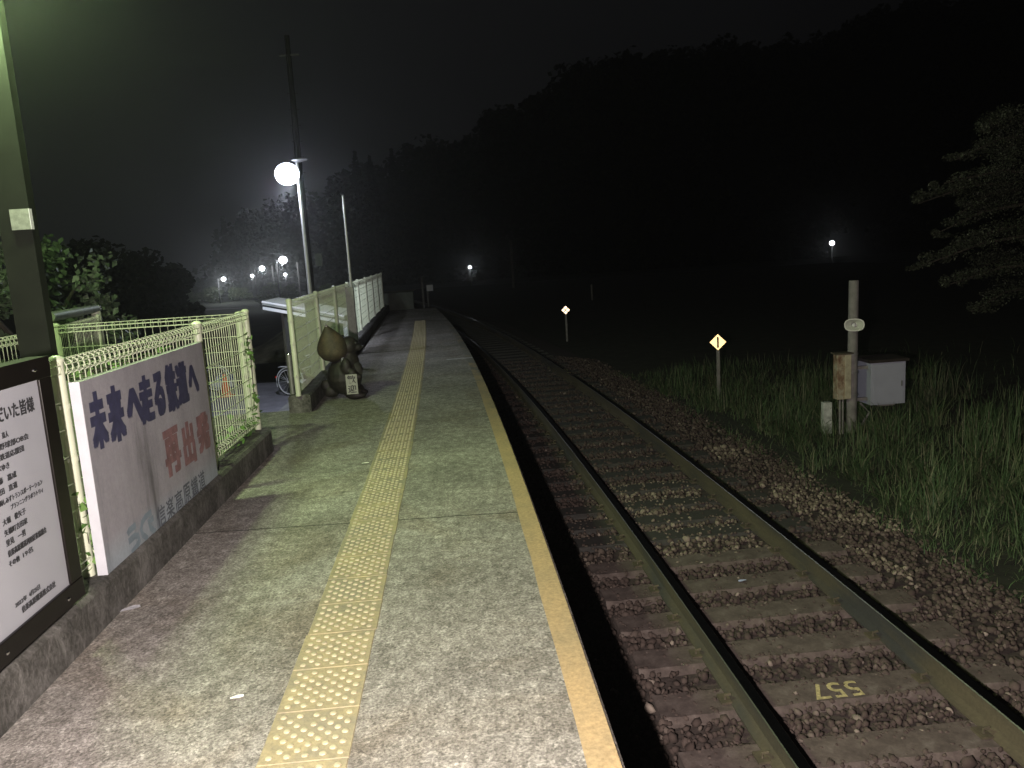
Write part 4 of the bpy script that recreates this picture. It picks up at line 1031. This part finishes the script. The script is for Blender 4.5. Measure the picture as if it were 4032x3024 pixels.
def bushy(x, y, w_, h, label, name='round_tree', n=12, mat=M_forest, size=.5, zg=None, per=160):
    zg = gz(x, y) if zg is None else zg
    t = empty(name, (x, y, zg), label, 'tree' if 'tree' in name else 'bush')
    MB().tube([(x, y, zg), (x+.1, y, zg+h*.6)], [.05*h*.6, .03], 7).build('trunk', M_bark, t)
    C_ = []; R_ = []
    for k in range(n):
        a_ = rng.uniform(0, 6.28); q = rng.random()**.5; hh_ = rng.uniform(.05, .8); C_.append((x+w_*q*math.cos(a_)*.8*(1.15-hh_*.6), y+w_*q*math.sin(a_)*.5, zg+h*hh_)); R_.append((w_*.40, w_*.38, h*.20))
    V, F = clumps_mesh(C_, R_, per, size); par(bigmesh('crown', V, F, mat), t)
bushy(-26.0, 60, 3.0, 7.4, 'dark rounded tree mass left of the distant lamps', n=26)
bushy(-23.4, 60, 2.4, 6.6, 'dark rounded tree with a low dome right of the tall mass', n=26)
bushy(-21.2, 60, 1.9, 4.4, 'low dark tree sloping down toward the distant lamps', n=22)
bushy(-29.0, 60, 3.0, 6.8, 'dark tree partly behind the broad-leaved tree', n=26)
M_hedge = mat_leaf('hedge_leaf', [(.05, .075, .03), (.09, .12, .05), (.13, .15, .08)], .7)
for i, (x, y, w_, h, lb) in enumerate(((-52, 152, 3.2, 2.9, 'pale lit hedge bush at the far left'), (-46.5, 151, 4.2, 3.0, 'long lit hedge under the leftmost bright lamp'), (-40.5, 150, 2.6, 3.2, 'lit hedge bush right of the leftmost bright lamp'),
        (-31, 131, 3.2, 4.4, 'large lit bush under the second largest lamp'), (-27, 128, 2.6, 3.4, 'lit bush between the two largest distant lamps'), (-19.5, 118, 3.0, 3.0, 'lit bush right of the largest distant lamp'))):
    bushy(x, y, w_, h, lb, 'hedge_bush', 8, M_hedge, .45)
a = MB(); a.add([(-60, 120, -4.04), (-18, 104, -4.03), (-16, 110, -4.03), (-60, 142, -4.04)], [(0, 1, 2, 3)])
# far road strip
tag(a.build('road', simple('far_road', (.22, .21, .20), .9, var=.2, scale=.5)), kind='structure')
o = MB().add([(-22, 99.0, -4.05), (22, 99.0, -4.05), (22, 99.4, -4.05), (-22, 99.4, -4.05)], [(0, 1, 2, 3)])

# ------------------------------------------------------------------ scraps on the ground
def scrap(name, x, y, z, s, label, mat, rz=0, cat='litter'):
    b = MB(); k = 9; V = [(0, 0, .004)]
    for i in range(k):
        a_ = 2*math.pi*i/k; r_ = 1+.18*math.sin(3*a_+x); px, py = s*r_*math.cos(a_), s*.45*r_*math.sin(a_); V.append((px*math.cos(rz)-py*math.sin(rz), px*math.sin(rz)+py*math.cos(rz), .001+.004*abs(math.sin(a_))))
    b.add([(x+v[0], y+v[1], z+v[2]) for v in V], [(0, i+1, (i+1) % k+1) for i in range(k)]); tag(b.build(name, mat), label, cat)
M_petal = simple('white_petal', (.95, .93, .86), .6, var=.04)
scrap('petal', -.94, 2.81, .002, .026, 'white petal lying left of the tactile paving near the camera', M_petal, .2)
scrap('petal', -.852, 6.203, .002, .03, 'small white scrap midway along the left side of the paving', M_petal, .1)
scrap('paper_scrap', -1.69, 3.72, .002, .05, 'crumpled pale scrap at the foot of the curb', simple('thin_paper', (.55, .54, .6), .5, var=.3, scale=60), .5)
scrap('paper_scrap', 1.92, 5.457, -.918, .035, 'pale blue scrap lying on a sleeper between the rails', simple('blue_scrap', (.42, .45, .66), .5), .3)

# ------------------------------------------------------------------ haze
b = MB().box(-420, 420, -45, 420, -6, 95); hz = b.build('haze', bpy.data.materials.new('haze')); tag(hz, kind='stuff')
hm = hz.data.materials[0]; hm.use_nodes = True; ht = hm.node_tree; ht.nodes.clear()
ho = ht.nodes.new('ShaderNodeOutputMaterial'); pv = ht.nodes.new('ShaderNodeVolumePrincipled'); pv.inputs['Color'].default_value = (.9, .92, .95, 1)
pv.inputs['Density'].default_value = .0013; pv.inputs['Anisotropy'].default_value = .90
ht.links.new(pv.outputs[0], ho.inputs['Volume'])
